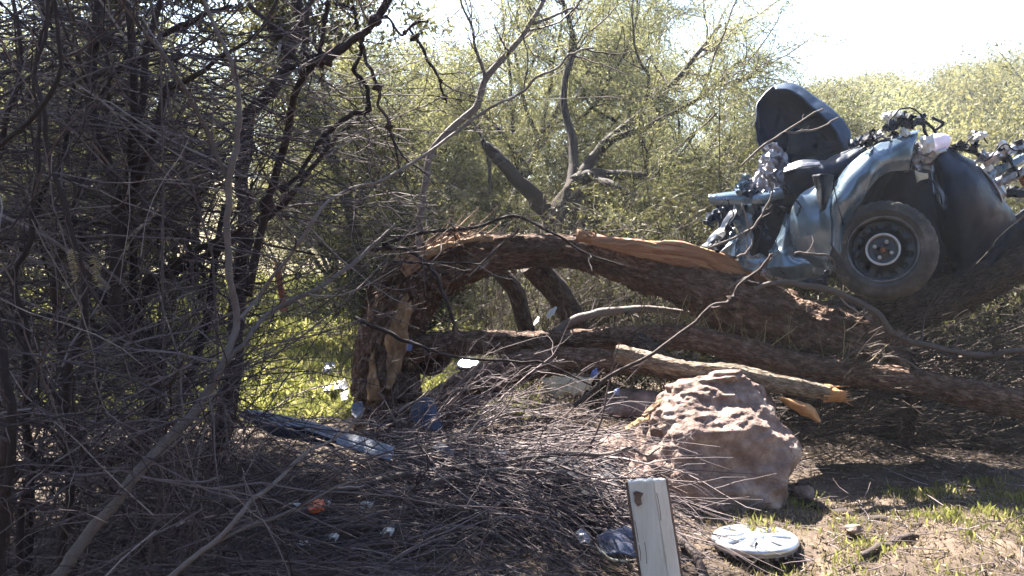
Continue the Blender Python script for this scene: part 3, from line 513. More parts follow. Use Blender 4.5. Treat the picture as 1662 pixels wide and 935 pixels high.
# torn slabs at the bend
for a, b_, c, wd, m in (((598, 500, 6.15), (640, 440, 6.15), (720, 392, 6.05), 34, 'bark'), ((618, 470, 6.0), (672, 415, 6.0), (770, 366, 5.95), 24, 'bark'), ((600, 540, 6.0), (622, 480, 6.0), (668, 425, 5.95), 18, 'barewood'),
                        ((655, 445, 5.9), (695, 410, 5.9), (745, 384, 5.9), 20, 'wood'), ((590, 560, 6.2), (596, 510, 6.2), (640, 430, 6.2), 26, 'bark'), ((690, 415, 5.85), (740, 395, 5.85), (800, 388, 5.85), 9, 'barewood'), ((735, 405, 5.88), (790, 396, 5.86), (850, 386, 5.86), 12, 'bark')):
    A = np.array(a, float); B = np.array(b_, float); C = np.array(c, float); mid = [A, A * .5 + B * .5 + (0, -4, 0), B, B * .5 + C * .5 + (3, -4, 0), C]; ws = [wd, wd * 1.05, wd * .95, wd * .7, wd * .12]
    dr = np.array([.62, .78]); G = patch([[(p[0] - dr[0] * w_ * s, p[1] - dr[1] * w_ * s, p[2] + .02 * abs(s)) for s in (-.5, -.17, .17, .5)] for p, w_ in zip(mid, ws)], 60, 14)
    G = G + (.008 * fbm(G * 16, 3) )[..., None] * np.array([0, -1, .3]) + (.006 * vnoise(np.stack([np.arange(60)[:, None] * np.ones(14) * .15, np.arange(14)[None] * np.ones((60, 1)) * .9, np.zeros((60, 14))], -1)))[..., None] * np.array([0, -1., 0])
    shell('torn_slab', G, M[m], t, .02)
sets = []
n = 260; u = rng.random(n); C0 = spline(np.array([at(592, 590, 6.05), at(600, 520, 6.02), at(630, 455, 6.0), at(690, 405, 5.95), at(770, 385, 5.95)]), 200)[(u * 199).astype(int)]
P, r = walks(C0 + rng.normal(0, .035, (n, 3)), np.array([.75, -.12, .62]) + rng.normal(0, .35, (n, 3)), rng.uniform(.06, .26, n), 7, .12, (0, 0, 0), rng.uniform(.003, .009, n), .001)
o = tubes('shredded_fibres', [(P, r, tr(n))], M['fibre'], t, 4); o['kind'] = 'stuff'
for k in range(60):
    i0 = int(rng.uniform(120, 420)); bark_strip(i0, i0 + int(rng.uniform(8, 24)), facing(i0) + rng.uniform(-1.5, 1.7), rng.uniform(.08, .2), .004, M['bark'], 'bark_flake', .85, rng.uniform(.005, .03), .5)
# split heartwood slab with its yellow edge
top = [(935, 380), (985, 388), (1040, 393), (1105, 397), (1150, 408), (1190, 424), (1222, 444), (1240, 459)]; bot = [(938, 383), (990, 398), (1045, 414), (1085, 423), (1128, 433), (1160, 450), (1198, 460), (1240, 462)]
G = patch([[(a[0], a[1], 5.70), (a[0] * .67 + b_[0] * .33, a[1] * .67 + b_[1] * .33, 5.70), (a[0] * .33 + b_[0] * .67, a[1] * .33 + b_[1] * .67, 5.715), (b_[0], b_[1], 5.73)] for a, b_ in zip(top, bot)], 110, 26, .003, 14); G = G + (.005 * vnoise(np.stack([np.arange(110)[:, None] * np.ones(26) * .07, np.arange(26)[None] * np.ones((110, 1)) * .7, np.zeros((110, 26))], -1)))[..., None] * np.array([0, -1., 0])
sl = shell('split_wood', G, M['wood'], t, .035)
n = 110; gi = rng.integers(4, 108, n); ge = np.where(rng.random(n) < .5, 0, 25); P, r = walks(G[gi, ge] + (0, -.012, 0), np.array([.95, 0, -.25]) + rng.normal(0, .12, (n, 3)), rng.uniform(.04, .16, n), 5, .05, (0, 0, 0), rng.uniform(.0025, .006, n), .0006); o = tubes('splinters', [(P, r, tr(n))], M['orange_wood'], sl, 4); o['kind'] = 'stuff'
P = np.vstack([G[:, 0] + (0, -.012, .0)])[::2]; tubes('sapwood_edge', [(P[None], (.006 + .004 * np.sin(np.linspace(0, 3.14, len(P))))[None] * 1.2, np.array([.5]))], M['sapwood'], sl, 8)
for pts in ([(862, 425, 6.15, 40), (890, 455, 6.2, 38), (915, 490, 6.25, 36), (935, 530, 6.3, 34), (950, 590, 6.35, 32)], [(800, 430, 6.25, 22), (835, 470, 6.35, 24), (850, 520, 6.4, 24), (870, 580, 6.4, 22)], [(660, 560, 6.2, 30), (700, 590, 6.2, 40), (735, 545, 6.3, 22)]):
    trunk('limb', pts, M['dbark'], t, 60, 20, .15)
def log(name, label, pts, m='bark', n=200, sides=36, amp=.24, cat='log', seed=3.):
    b = at(*pts[len(pts) // 2][:3]); tt = thing(name, label, cat, b); return tt, trunk('trunk', pts, M[m], tt, n, sides, amp, (13, 11), seed=seed)
t1, lg = log('fallen_log', 'long brown bark-covered log running right beneath the arched trunk', [(672, 566, 6.05, 44), (720, 560, 6.0, 39), (790, 556, 5.95, 36), (870, 555, 5.9, 35), (960, 551, 5.8, 34), (1050, 546, 5.7, 34), (1110, 546, 5.62, 36), (1160, 556, 5.55, 36), (1215, 572, 5.5, 37), (1290, 592, 5.4, 39), (1390, 606, 5.3, 39), (1490, 622, 5.2, 37), (1600, 645, 5.1, 46), (1720, 670, 5.0, 48)], n=330)
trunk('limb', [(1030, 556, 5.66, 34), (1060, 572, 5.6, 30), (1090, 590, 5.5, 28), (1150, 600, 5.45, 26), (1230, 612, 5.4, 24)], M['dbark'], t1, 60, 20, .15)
t2, _ = log('fallen_log', 'thick dark log slanting up from the brush below the long log', [(690, 690, 5.6, 60), (735, 650, 5.6, 62), (790, 618, 5.6, 54), (850, 596, 5.6, 46), (930, 585, 5.55, 38), (1010, 588, 5.5, 34), (1080, 600, 5.45, 28), (1140, 622, 5.4, 20)], seed=8.)
t3, _ = log('broken_branch', 'sunlit broken branch with a torn orange end lying over the boulder', [(1000, 573, 5.15, 30), (1040, 582, 5.1, 28), (1085, 594, 5.0, 26), (1130, 603, 4.95, 28), (1190, 608, 4.9, 32), (1250, 620, 4.88, 28), (1310, 631, 4.85, 24), (1345, 637, 4.83, 20)], 'pbark', cat='branch', seed=5.)
G = patch([[(1338, 626, 4.84), (1338, 636, 4.81), (1338, 647, 4.84)], [(1352, 629, 4.83), (1352, 638, 4.8), (1352, 649, 4.83)], [(1366, 635, 4.82), (1366, 641, 4.8), (1366, 648, 4.82)], [(1373, 641, 4.82), (1373, 643, 4.81), (1373, 646, 4.82)]], 30, 14, .006, 30); shell('torn_end', G, M['orange_wood'], t3, .014)
n = 26; P, r = walks(np.array([at(1340, 637, 4.83)]) + rng.normal(0, .018, (n, 3)), np.array([.9, -.1, -.12]) + rng.normal(0, .16, (n, 3)), rng.uniform(.05, .15, n), 5, .05, (0, 0, 0), rng.uniform(.004, .009, n), .0008); o = tubes('splinters', [(P, r, tr(n))], M['orange_wood'], t3, 4); o['kind'] = 'stuff'
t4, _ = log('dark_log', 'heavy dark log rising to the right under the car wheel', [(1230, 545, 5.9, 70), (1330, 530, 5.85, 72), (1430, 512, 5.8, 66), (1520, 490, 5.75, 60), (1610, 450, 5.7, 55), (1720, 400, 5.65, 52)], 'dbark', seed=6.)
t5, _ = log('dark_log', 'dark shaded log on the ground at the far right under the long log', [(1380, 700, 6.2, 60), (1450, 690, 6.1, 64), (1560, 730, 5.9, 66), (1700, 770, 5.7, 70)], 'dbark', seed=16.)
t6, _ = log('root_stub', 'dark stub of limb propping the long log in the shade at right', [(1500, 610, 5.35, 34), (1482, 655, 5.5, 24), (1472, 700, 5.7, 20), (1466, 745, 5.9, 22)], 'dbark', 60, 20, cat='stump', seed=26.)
shrub('pale_bent_branch', 'smooth pale branch bowed over the long log beneath the arch', [[(900, 545, 5.95, 14), (915, 528, 5.95, 14), (940, 516, 5.9, 14), (980, 507, 5.9, 13), (1030, 502, 5.9, 12), (1080, 504, 5.9, 10), (1140, 512, 5.9, 8)]], 'branch', 'stem_grey', k=4, k2=1, tl=(.1, .25))
shrub('ridged_branch', 'grey lit branch winding right from the arched trunk below the wheel', [[(1225, 470, 5.3, 7.2), (1265, 457, 5.25, 8.6), (1320, 465, 5.2, 10.1), (1375, 482, 5.15, 10.1), (1425, 510, 5.1, 10.8), (1450, 540, 5.1, 10.8), (1500, 560, 5.1, 10.1), (1560, 573, 5.05, 9.4), (1605, 577, 5.05, 9.4), (1640, 570, 5.0, 8.6), (1700, 565, 5., 8.6)]], 'branch', 'stem_grey', k=4, k2=1, tl=(.1, .3), sides=12)
shrub('arching_twig', 'thin pale twig arching over the long log at right', [[(1368, 592, 5.2, 4), (1385, 572, 5.2, 4), (1415, 562, 5.2, 4), (1450, 563, 5.2, 4), (1490, 575, 5.2, 3)], [(1425, 590, 5.2, 4), (1440, 580, 5.2, 4), (1470, 585, 5.2, 4), (1500, 605, 5.2, 3)]], 'twig', 'stem_grey', k=0)
shrub('zigzag_twig', 'long dark zigzag twig rising in front of the long log to the split wood', [[(930, 660, 4.1, 7), (985, 615, 4.1, 7), (1040, 585, 4.1, 6), (1075, 563, 4.1, 6), (1130, 520, 4.1, 6), (1160, 496, 4.1, 6), (1185, 490, 4.1, 6), (1200, 462, 4.1, 5), (1235, 435, 4.1, 5), (1252, 412, 4.1, 4)]], 'twig', 'stem_dark', k=3, k2=0, tl=(.04, .12), knobs=3)
shrub('thin_vine', 'thin dark twig draped over the arched trunk down to the brush', [[(580, 405, 4.6, 7), (640, 402, 4.6, 7), (672, 412, 4.6, 7), (700, 435, 4.6, 7), (722, 480, 4.6, 7), (735, 525, 4.6, 6), (735, 560, 4.6, 5)], [(620, 396, 4.6, 7), (690, 378, 4.6, 6), (770, 368, 4.6, 5), (838, 352, 4.6, 5), (900, 380, 4.6, 4), (960, 415, 4.6, 4), (1015, 432, 4.6, 3)], [(575, 515, 4.6, 7), (640, 545, 4.6, 7), (680, 562, 4.6, 6), (740, 578, 4.6, 5), (840, 588, 4.6, 4), (880, 588, 4.6, 4), (960, 625, 4.6, 3)], [(760, 455, 4.6, 5), (800, 410, 4.6, 5), (845, 372, 4.6, 4)], [(640, 425, 4.6, 4), (720, 427, 4.6, 4), (785, 428, 4.6, 3)]], 'twig', 'stem_dark', k=3, k2=1, tl=(.08, .25))
# dry shoots standing behind and on the long log
sets = []; n = 90
px = np.r_[rng.uniform(1020, 1130, 50), rng.uniform(1130, 1420, 40)]; P0 = np.stack([at(a, 540 + max(0, a - 1140) * .22 + 5, 5.75 - max(0, a - 1000) * .0012) for a in px])
P, r = walks(P0, rng.normal(0, .35, (n, 3)) + (.25, 0, 1), rng.uniform(.06, .3, n), 6, .1, r0=.0035, r1=.0015); tubes('dry_shoots', [(P, r, tr(n))], M['straw'], None, 4)
tag(bpy.data.objects['dry_shoots'], 'dry straw-coloured shoots standing along the top of the long log', 'dry grass', kind='stuff')

# ------------------------------------------------------------------ boulder
def boulder():
    rows = [(606, 1165, 1192, 4.85), (614, 1150, 1204, 4.76), (630, 1124, 1222, 4.68), (652, 1098, 1236, 4.60), (682, 1076, 1252, 4.50), (716, 1062, 1262, 4.44), (755, 1046, 1266, 4.41), (800, 1030, 1268, 4.39), (845, 1016, 1264, 4.37), (890, 1012, 1262, 4.36)]
    n = 160; A = []; Yc = 4.85
    for py, xl, xr, yf in rows:
        l = at(xl - 10, py, Yc); r_ = at(xr - 14, py, Yc); A.append([(l[0] + r_[0]) / 2, Yc, l[2], (r_[0] - l[0]) / 2, Yc - yf])
    A = spline(np.array(A), 150); th = np.arange(n) * 2 * np.pi / n; c, s = np.cos(th), np.sin(th); sq = lambda v, p: np.sign(v) * np.abs(v) ** p
    G = np.stack([A[:, 0:1] + A[:, 3:4] * sq(c, .8), A[:, 1:2] - np.maximum(A[:, 4:5], .06) * sq(s, .8), A[:, 2:3] + 0 * c], -1)
    N = nrm(np.stack([c * np.ones((150, 1)), -s * np.ones((150, 1)), np.full((150, n), .35)], -1))
    d = .085 * (1 - 2 * np.abs(vnoise(G * 2.8 + 3))) + .05 * fbm(G * 4.5, 4) + .022 * (1 - 2 * np.abs(vnoise(G * 11))) + .009 * (1 - 2 * np.abs(vnoise(G * 27))) + .006 * fbm(G * 50, 2)
    lump = np.clip(fbm(G * 2.6 + 7, 2), 0, 1); up = np.clip((G[..., 2] - .35) * 3, 0, 1) * np.clip((1.28 - G[..., 0]) * 4, 0, 1)
    d = d + up * (.03 * fbm(G * 18, 3) + .05 * lump)
    G = G + N * d[..., None]
    i = np.arange(150 * n).reshape(150, n); nx = np.roll(i, -1, 1); Q = np.stack([i[:-1], i[1:], nx[1:], nx[:-1]], -1).reshape(-1, 4); V = G.reshape(-1, 3); k = len(V); V = np.vstack([V, G[0].mean(0) + (0, 0, .01)])
    o = mesh('boulder', V, Q, M['rock'], None, tri=[[i[0, j], i[0, (j + 1) % n], k] for j in range(n)]); tag(o, 'large pinkish-brown boulder, its upper left sunlit, under the broken branch', 'boulder')
boulder()
def stone(name, label, px, py, wpx, hpx, Y, m='rock', grp=None, cat='stone'):
    c = at(px, py, Y); n = 18; a, b = np.meshgrid(np.linspace(.05, math.pi - .05, n), np.arange(24) * 2 * np.pi / 24, indexing='ij'); U = np.stack([np.sin(a) * np.cos(b), np.sin(a) * np.sin(b), np.cos(a)], -1); s = rng.uniform(0, 50)
    G = c + U * (1 + .35 * fbm(U * 1.4 + s, 3))[..., None] * (W(wpx, Y), W(wpx, Y) * .8, W(hpx, Y))
    i = np.arange(n * 24).reshape(n, 24); nx = np.roll(i, -1, 1); o = mesh(name, G, np.stack([i[:-1], nx[:-1], nx[1:], i[1:]], -1).reshape(-1, 4), M[m]); return tag(o, label, cat, grp)
stone('rock', 'flat brown rock behind the left shoulder of the boulder', 1030, 655, 120, 46, 5.5)
stone('rock', 'low brown rock at the right foot of the boulder', 1306, 800, 34, 26, 4.6)
stone('rock', 'pinkish rock in the shade left of the boulder', 1010, 765, 120, 110, 4.95)
for k in range(26):
    px, py = random.uniform(960, 1075), random.uniform(675, 835); d_ = math.tan(PITCH + math.atan((py - 467.5) / F)); Y = min((CAM_Z - .12) / d_, 5.0)
    c_ = at(px, py, Y); Y = Y; q_ = stone('rubble_stone', 'small pinkish rubble stone on the soil bank left of the boulder', px, py, random.uniform(12, 34), random.uniform(10, 24), Y, 'rock', 'rubble left of the boulder')
    q_.location.z = float(gz(c_[0], c_[1])) - .015
stone('stone', 'pale stone lying on the sunlit grass beyond the thicket', 350, 515, 28, 20, 9.0, 'stone')
for px, py, wd, lb in ((1385, 838, 34, 'flat pale stone on the sunlit ground near the right edge'), (1475, 858, 26, 'small pale stone on the sunlit ground right of the hubcap')): stone('stone', lb, px, py + 20, wd * .8, wd * .4, 4.05, 'rock')

# ------------------------------------------------------------------ wrecked car
CY = 5.3
car = thing('wrecked_car', 'wrecked silver-blue car resting on the fallen trunks, front wheel exposed', 'car', at(1450, 480, 5.6))
def crumpled(rows, nu, nv, amp):
    G = patch(rows, nu, nv); N = nrm(np.cross(np.gradient(G, axis=0), np.gradient(G, axis=1))); d = rng.normal(0, amp, (nu, nv))
    return G + N * d[..., None] + rng.normal(0, amp * .35, G.shape)
def P_(rows, name, m, nu=40, nv=24, cr=0., cs=8., th=.004, parent=car, label=None, flat=False):
    o = shell(name, crumpled(rows, nu, nv, cr) if flat else patch(rows, nu, nv, cr, cs), M[m], parent, th, smooth=not flat)
    if label: o['label'] = label
    return o
# fender band curving over the arch
P_([[(1492, 210, 5.45), (1487, 225, 5.36), (1480, 250, 5.34), (1476, 276, 5.38)], [(1440, 230, 5.4), (1438, 245, 5.3), (1436, 265, 5.28), (1436, 284, 5.33)], [(1398, 252, 5.4), (1398, 268, 5.28), (1402, 290, 5.25), (1407, 308, 5.3)], [(1364, 280, 5.4), (1368, 300, 5.27), (1378, 320, 5.24), (1388, 340, 5.3)],
    [(1347, 318, 5.42), (1353, 336, 5.29), (1364, 355, 5.26), (1378, 372, 5.31)], [(1345, 350, 5.42), (1352, 365, 5.3), (1362, 385, 5.27), (1374, 402, 5.32)], [(1345, 385, 5.42), (1352, 400, 5.3), (1364, 415, 5.28), (1376, 430, 5.34)]], 'fender', 'silver', 60, 30, .012, 4)
P_([[(1327, 304, 5.45), (1340, 312, 5.36), (1352, 320, 5.33)], [(1302, 318, 5.45), (1325, 330, 5.36), (1352, 340, 5.31)], [(1286, 345, 5.45), (1318, 360, 5.34), (1352, 368, 5.31)], [(1284, 378, 5.45), (1318, 390, 5.35), (1354, 398, 5.31)], [(1296, 405, 5.45), (1328, 415, 5.37), (1362, 424, 5.33)], [(1322, 432, 5.45), (1346, 440, 5.37), (1376, 446, 5.37)]], 'door_panel', 'silver', 70, 50, .016, 3.2)
P_([[(1280, 350, 5.6), (1284, 352, 5.58), (1288, 356, 5.6)], [(1264, 378, 5.58), (1276, 386, 5.5), (1296, 396, 5.58)], [(1248, 405, 5.58), (1272, 414, 5.46), (1316, 424, 5.55)], [(1244, 432, 5.58), (1280, 440, 5.46), (1336, 440, 5.53)], [(1255, 450, 5.58), (1290, 458, 5.48), (1330, 452, 5.53)]], 'lower_panel', 'silver', 60, 50, .022, 6)
P_([[(1318, 285, 5.3), (1334, 282, 5.24), (1354, 284, 5.3)], [(1324, 305, 5.3), (1336, 308, 5.22), (1350, 306, 5.29)], [(1327, 325, 5.3), (1336, 328, 5.22), (1346, 322, 5.28)], [(1333, 341, 5.29), (1336, 342, 5.25), (1340, 338, 5.28)]], 'mirror_arm', 'black', 24, 18, .003, 20, .02)
# crushed door inside: dark folds
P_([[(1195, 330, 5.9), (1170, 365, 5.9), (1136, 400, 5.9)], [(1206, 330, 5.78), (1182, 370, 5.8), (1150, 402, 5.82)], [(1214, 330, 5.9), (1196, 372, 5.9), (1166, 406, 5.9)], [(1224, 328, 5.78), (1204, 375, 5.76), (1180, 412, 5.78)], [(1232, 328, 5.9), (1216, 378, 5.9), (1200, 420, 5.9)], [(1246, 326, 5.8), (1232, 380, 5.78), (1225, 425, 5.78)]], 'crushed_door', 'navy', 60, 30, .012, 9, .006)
P_([[(1197, 335, 5.74), (1188, 372, 5.72), (1176, 410, 5.73)], [(1213, 332, 5.68), (1206, 372, 5.67), (1190, 416, 5.68)], [(1228, 332, 5.74), (1222, 375, 5.73), (1212, 422, 5.74)]], 'torn_door_skin', 'silver', 9, 6, .016, 9, .005, flat=True)
P_([[(1195, 412, 5.68), (1210, 408, 5.62), (1232, 412, 5.66)], [(1200, 428, 5.66), (1222, 426, 5.6), (1252, 430, 5.64)], [(1212, 440, 5.66), (1232, 444, 5.6), (1262, 452, 5.64)]], 'torn_door_skin', 'silver', 7, 6, .014, 10, .005, flat=True)
P_([[(1168, 318, 6.15), (1260, 290, 6.1), (1380, 250, 6.1)], [(1165, 360, 6.1), (1260, 355, 6.15), (1390, 330, 6.1)], [(1172, 405, 6.05), (1260, 410, 6.1), (1390, 400, 6.1)], [(1195, 430, 6.0), (1270, 448, 6.0), (1390, 450, 6.1)]], 'cabin_void_backing', 'black', 30, 30, .02, 4, .03)  # black sheet standing in for the shaded void inside the wreck
# door top rail, crumpled sheet
P_([[(1150, 321, 5.62), (1150, 323, 5.59), (1152, 327, 5.6)], [(1175, 316, 5.62), (1174, 322, 5.57), (1176, 331, 5.58)], [(1210, 314, 5.62), (1210, 321, 5.57), (1210, 330, 5.57)], [(1240, 313, 5.62), (1241, 320, 5.54), (1242, 328, 5.56)], [(1268, 304, 5.62), (1270, 310, 5.55), (1270, 318, 5.57)]], 'window_rail', 'silver', 40, 16, .004, 14, .02)
P_([[(1192, 312, 5.7), (1195, 315, 5.62), (1200, 320, 5.6)], [(1212, 295, 5.72), (1216, 304, 5.62), (1222, 316, 5.58)], [(1232, 275, 5.74), (1238, 292, 5.64), (1245, 312, 5.56)], [(1242, 252, 5.76), (1252, 278, 5.64), (1262, 306, 5.56)], [(1262, 246, 5.76), (1268, 272, 5.66), (1274, 298, 5.58)], [(1272, 252, 5.78), (1276, 272, 5.7), (1278, 290, 5.66)]], 'crumpled_sheet', 'steel', 26, 15, .015, 13, .003, flat=True)
# bent bonnet standing up
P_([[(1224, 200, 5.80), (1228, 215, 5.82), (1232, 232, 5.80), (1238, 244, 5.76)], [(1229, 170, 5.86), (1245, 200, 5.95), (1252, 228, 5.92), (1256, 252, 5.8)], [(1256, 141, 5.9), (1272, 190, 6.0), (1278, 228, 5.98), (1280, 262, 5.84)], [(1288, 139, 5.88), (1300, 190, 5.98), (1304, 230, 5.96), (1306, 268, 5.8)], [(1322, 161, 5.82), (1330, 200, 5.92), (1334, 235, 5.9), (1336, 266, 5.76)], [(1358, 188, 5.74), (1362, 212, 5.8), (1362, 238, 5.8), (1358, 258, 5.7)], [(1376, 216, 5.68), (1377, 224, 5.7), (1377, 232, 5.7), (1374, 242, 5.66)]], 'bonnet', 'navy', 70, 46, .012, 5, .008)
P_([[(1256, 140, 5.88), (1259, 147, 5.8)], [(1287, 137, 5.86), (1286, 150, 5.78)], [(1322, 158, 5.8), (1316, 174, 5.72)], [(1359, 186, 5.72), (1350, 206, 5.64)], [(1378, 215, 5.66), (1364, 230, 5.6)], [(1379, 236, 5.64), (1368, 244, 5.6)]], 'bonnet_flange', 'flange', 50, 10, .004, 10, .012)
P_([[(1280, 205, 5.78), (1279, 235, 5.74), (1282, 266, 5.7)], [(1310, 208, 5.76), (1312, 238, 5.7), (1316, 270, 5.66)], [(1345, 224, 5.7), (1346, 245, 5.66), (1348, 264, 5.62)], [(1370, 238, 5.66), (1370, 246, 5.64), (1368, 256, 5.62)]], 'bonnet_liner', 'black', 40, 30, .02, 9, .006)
P_([[(1234, 236, 5.74), (1240, 250, 5.74), (1246, 276, 5.7)], [(1248, 234, 5.7), (1258, 250, 5.68), (1264, 282, 5.64)], [(1262, 230, 5.72), (1272, 250, 5.7), (1280, 276, 5.66)]], 'torn_edge', 'steel', 9, 8, .016, 16, .003, flat=True)
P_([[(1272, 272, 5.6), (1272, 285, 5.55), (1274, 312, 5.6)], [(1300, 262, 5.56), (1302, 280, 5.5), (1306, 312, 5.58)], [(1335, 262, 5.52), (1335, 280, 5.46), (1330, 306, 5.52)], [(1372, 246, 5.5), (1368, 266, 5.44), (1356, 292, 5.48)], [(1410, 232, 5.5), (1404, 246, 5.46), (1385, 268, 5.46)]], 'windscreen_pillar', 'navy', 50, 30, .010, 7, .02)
P_([[(1272, 277, 5.52), (1272, 281, 5.5)], [(1300, 267, 5.48), (1302, 272, 5.46)], [(1330, 264, 5.46), (1332, 269, 5.44)]], 'pillar_edge_highlight', 'steel', 30, 6, .002, 10, .008)  # bright strip painting the highlight along the pillar's edge
# wheel well
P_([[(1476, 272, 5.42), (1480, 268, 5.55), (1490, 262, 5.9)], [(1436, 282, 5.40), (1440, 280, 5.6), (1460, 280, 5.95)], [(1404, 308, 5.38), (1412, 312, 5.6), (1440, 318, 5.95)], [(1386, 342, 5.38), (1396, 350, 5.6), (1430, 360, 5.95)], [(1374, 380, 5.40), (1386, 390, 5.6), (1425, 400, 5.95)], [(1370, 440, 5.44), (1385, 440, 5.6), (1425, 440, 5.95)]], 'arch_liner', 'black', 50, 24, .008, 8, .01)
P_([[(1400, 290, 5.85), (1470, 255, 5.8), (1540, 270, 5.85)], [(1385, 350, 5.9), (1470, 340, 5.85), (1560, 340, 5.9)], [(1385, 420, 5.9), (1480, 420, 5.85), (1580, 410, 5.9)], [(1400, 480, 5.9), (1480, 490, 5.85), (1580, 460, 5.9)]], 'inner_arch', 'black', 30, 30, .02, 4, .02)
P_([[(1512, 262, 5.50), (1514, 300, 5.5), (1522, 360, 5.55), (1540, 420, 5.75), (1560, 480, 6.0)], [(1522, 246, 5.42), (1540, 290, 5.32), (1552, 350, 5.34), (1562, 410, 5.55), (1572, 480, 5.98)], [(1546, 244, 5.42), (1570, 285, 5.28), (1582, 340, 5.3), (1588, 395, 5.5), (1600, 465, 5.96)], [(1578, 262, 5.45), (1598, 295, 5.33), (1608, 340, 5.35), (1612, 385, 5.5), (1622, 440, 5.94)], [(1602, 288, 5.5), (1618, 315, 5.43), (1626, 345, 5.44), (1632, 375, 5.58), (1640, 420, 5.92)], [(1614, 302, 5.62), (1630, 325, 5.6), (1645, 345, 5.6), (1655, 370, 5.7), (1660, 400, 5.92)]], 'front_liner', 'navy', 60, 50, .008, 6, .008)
P_([[(1511, 262, 5.49), (1515, 264, 5.47)], [(1520, 247, 5.42), (1525, 251, 5.40)], [(1534, 241, 5.41), (1537, 246, 5.39)]], 'liner_lip', 'rimpale', 20, 5, 0, 1, .01)
P_([[(1584, 268, 5.42), (1590, 272, 5.40)], [(1604, 290, 5.42), (1609, 292, 5.4)], [(1618, 312, 5.42), (1622, 312, 5.4)], [(1624, 330, 5.44), (1627, 328, 5.42)]], 'bumper_strip', 'steel', 30, 5, .002, 10, .01)
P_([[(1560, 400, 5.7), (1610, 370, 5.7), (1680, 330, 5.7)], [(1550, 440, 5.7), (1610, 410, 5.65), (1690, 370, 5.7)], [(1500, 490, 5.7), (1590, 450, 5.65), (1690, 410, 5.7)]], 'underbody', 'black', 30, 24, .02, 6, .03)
P_([[(1484, 276, 5.3), (1494, 280, 5.28), (1506, 282, 5.3)], [(1486, 285, 5.3), (1494, 286, 5.28), (1506, 286, 5.3)], [(1488, 296, 5.3), (1493, 293, 5.28), (1505, 290, 5.3)]], 'bracket', 'ivory', 12, 12, .004, 30, .012)
P_([[(1468, 232, 5.5), (1468, 255, 5.48), (1468, 276, 5.5)], [(1490, 230, 5.46), (1490, 255, 5.43), (1490, 275, 5.46)], [(1515, 238, 5.5), (1513, 258, 5.47), (1508, 276, 5.5)]], 'engine_side', 'steel', 8, 8, .018, 14, .01, flat=True, label='torn grey metal beside the front arch')
P_([[(1492, 222, 5.42), (1494, 234, 5.4), (1498, 250, 5.42)], [(1503, 220, 5.4), (1506, 234, 5.38), (1506, 248, 5.4)], [(1516, 218, 5.42), (1517, 230, 5.4), (1514, 240, 5.42)]], 'lamp_shard', 'white', 6, 5, .01, 20, .004, flat=True)
def ball(name, px, py, rx, ry, Y, m, parent=car, cr=.1):
    c = at(px, py, Y); n = 20; a, b = np.meshgrid(np.linspace(.02, math.pi - .02, n), np.arange(28) * 2 * np.pi / 28, indexing='ij'); U = np.stack([np.sin(a) * np.cos(b), np.sin(a) * np.sin(b), np.cos(a)], -1)
    G = c + U * (1 + cr * fbm(U * 2 + px, 3))[..., None] * (W(rx, Y), W(rx, Y) * .7, W(ry, Y)); i = np.arange(n * 28).reshape(n, 28); nx = np.roll(i, -1, 1)
    return mesh(name, G, np.stack([i[:-1], nx[:-1], nx[1:], i[1:]], -1).reshape(-1, 4), M[m], parent)
ball('headlamp', 1524, 232, 36, 34, 5.45, 'lilac')
# mangled engine parts on top
for pts, m, nm in (([(1392, 238), (1405, 218), (1418, 214), (1416, 236)], 'black', 'engine_part'), ([(1414, 222), (1428, 212), (1434, 218), (1420, 226)], 'steel', 'engine_part'), ([(1412, 236), (1450, 214), (1462, 222), (1420, 240)], 'black', 'engine_part'), ([(1430, 214), (1446, 192), (1458, 196), (1454, 214)], 'navy', 'engine_part'),
                 ([(1452, 206), (1466, 184), (1484, 186), (1482, 208)], 'black', 'engine_part'), ([(1478, 204), (1490, 190), (1502, 188), (1498, 202)], 'navy', 'engine_part'), ([(1430, 190), (1436, 184), (1447, 186), (1444, 194)], 'white', 'engine_part'), ([(1448, 186), (1454, 182), (1464, 182), (1462, 190)], 'white', 'engine_part'),
                 ([(1460, 214), (1468, 208), (1482, 218), (1478, 232)], 'white', 'engine_part'), ([(1544, 236), (1560, 228), (1574, 238), (1556, 248)], 'black', 'engine_part'), ([(1572, 246), (1576, 226), (1588, 224), (1590, 250)], 'black', 'engine_part'), ([(1578, 224), (1584, 216), (1598, 216), (1592, 224)], 'white', 'engine_part'), ([(1584, 262), (1592, 246), (1606, 250), (1600, 268)], 'steel', 'engine_part'), ([(1476, 240), (1484, 226), (1496, 240), (1488, 256)], 'steel', 'engine_part')):
    a, b_, c, d = pts; yy = 5.45 + random.uniform(-.06, .1); mid = lambda p, q: ((p[0] + q[0]) / 2, (p[1] + q[1]) / 2, yy - .05)
    P_([[(*a, yy), mid(a, b_), (*b_, yy)], [mid(a, d), ((a[0] + c[0]) / 2, (a[1] + c[1]) / 2, yy - .09), mid(b_, c)], [(*d, yy), mid(d, c), (*c, yy)]], nm, m, 8, 7, .011, 28, .02, flat=True)
for pts in ([(1464, 196), (1485, 190), (1505, 200), (1520, 216)], [(1500, 192), (1500, 210), (1506, 224)], [(1520, 210), (1530, 200), (1512, 190)], [(1540, 240), (1560, 242), (1590, 252)], [(1400, 226), (1430, 230), (1460, 228)]):
    stem('hose', [(a, b_, 5.42, 5) for a, b_ in pts], M['black'], car, 24, 8, .3, .004)
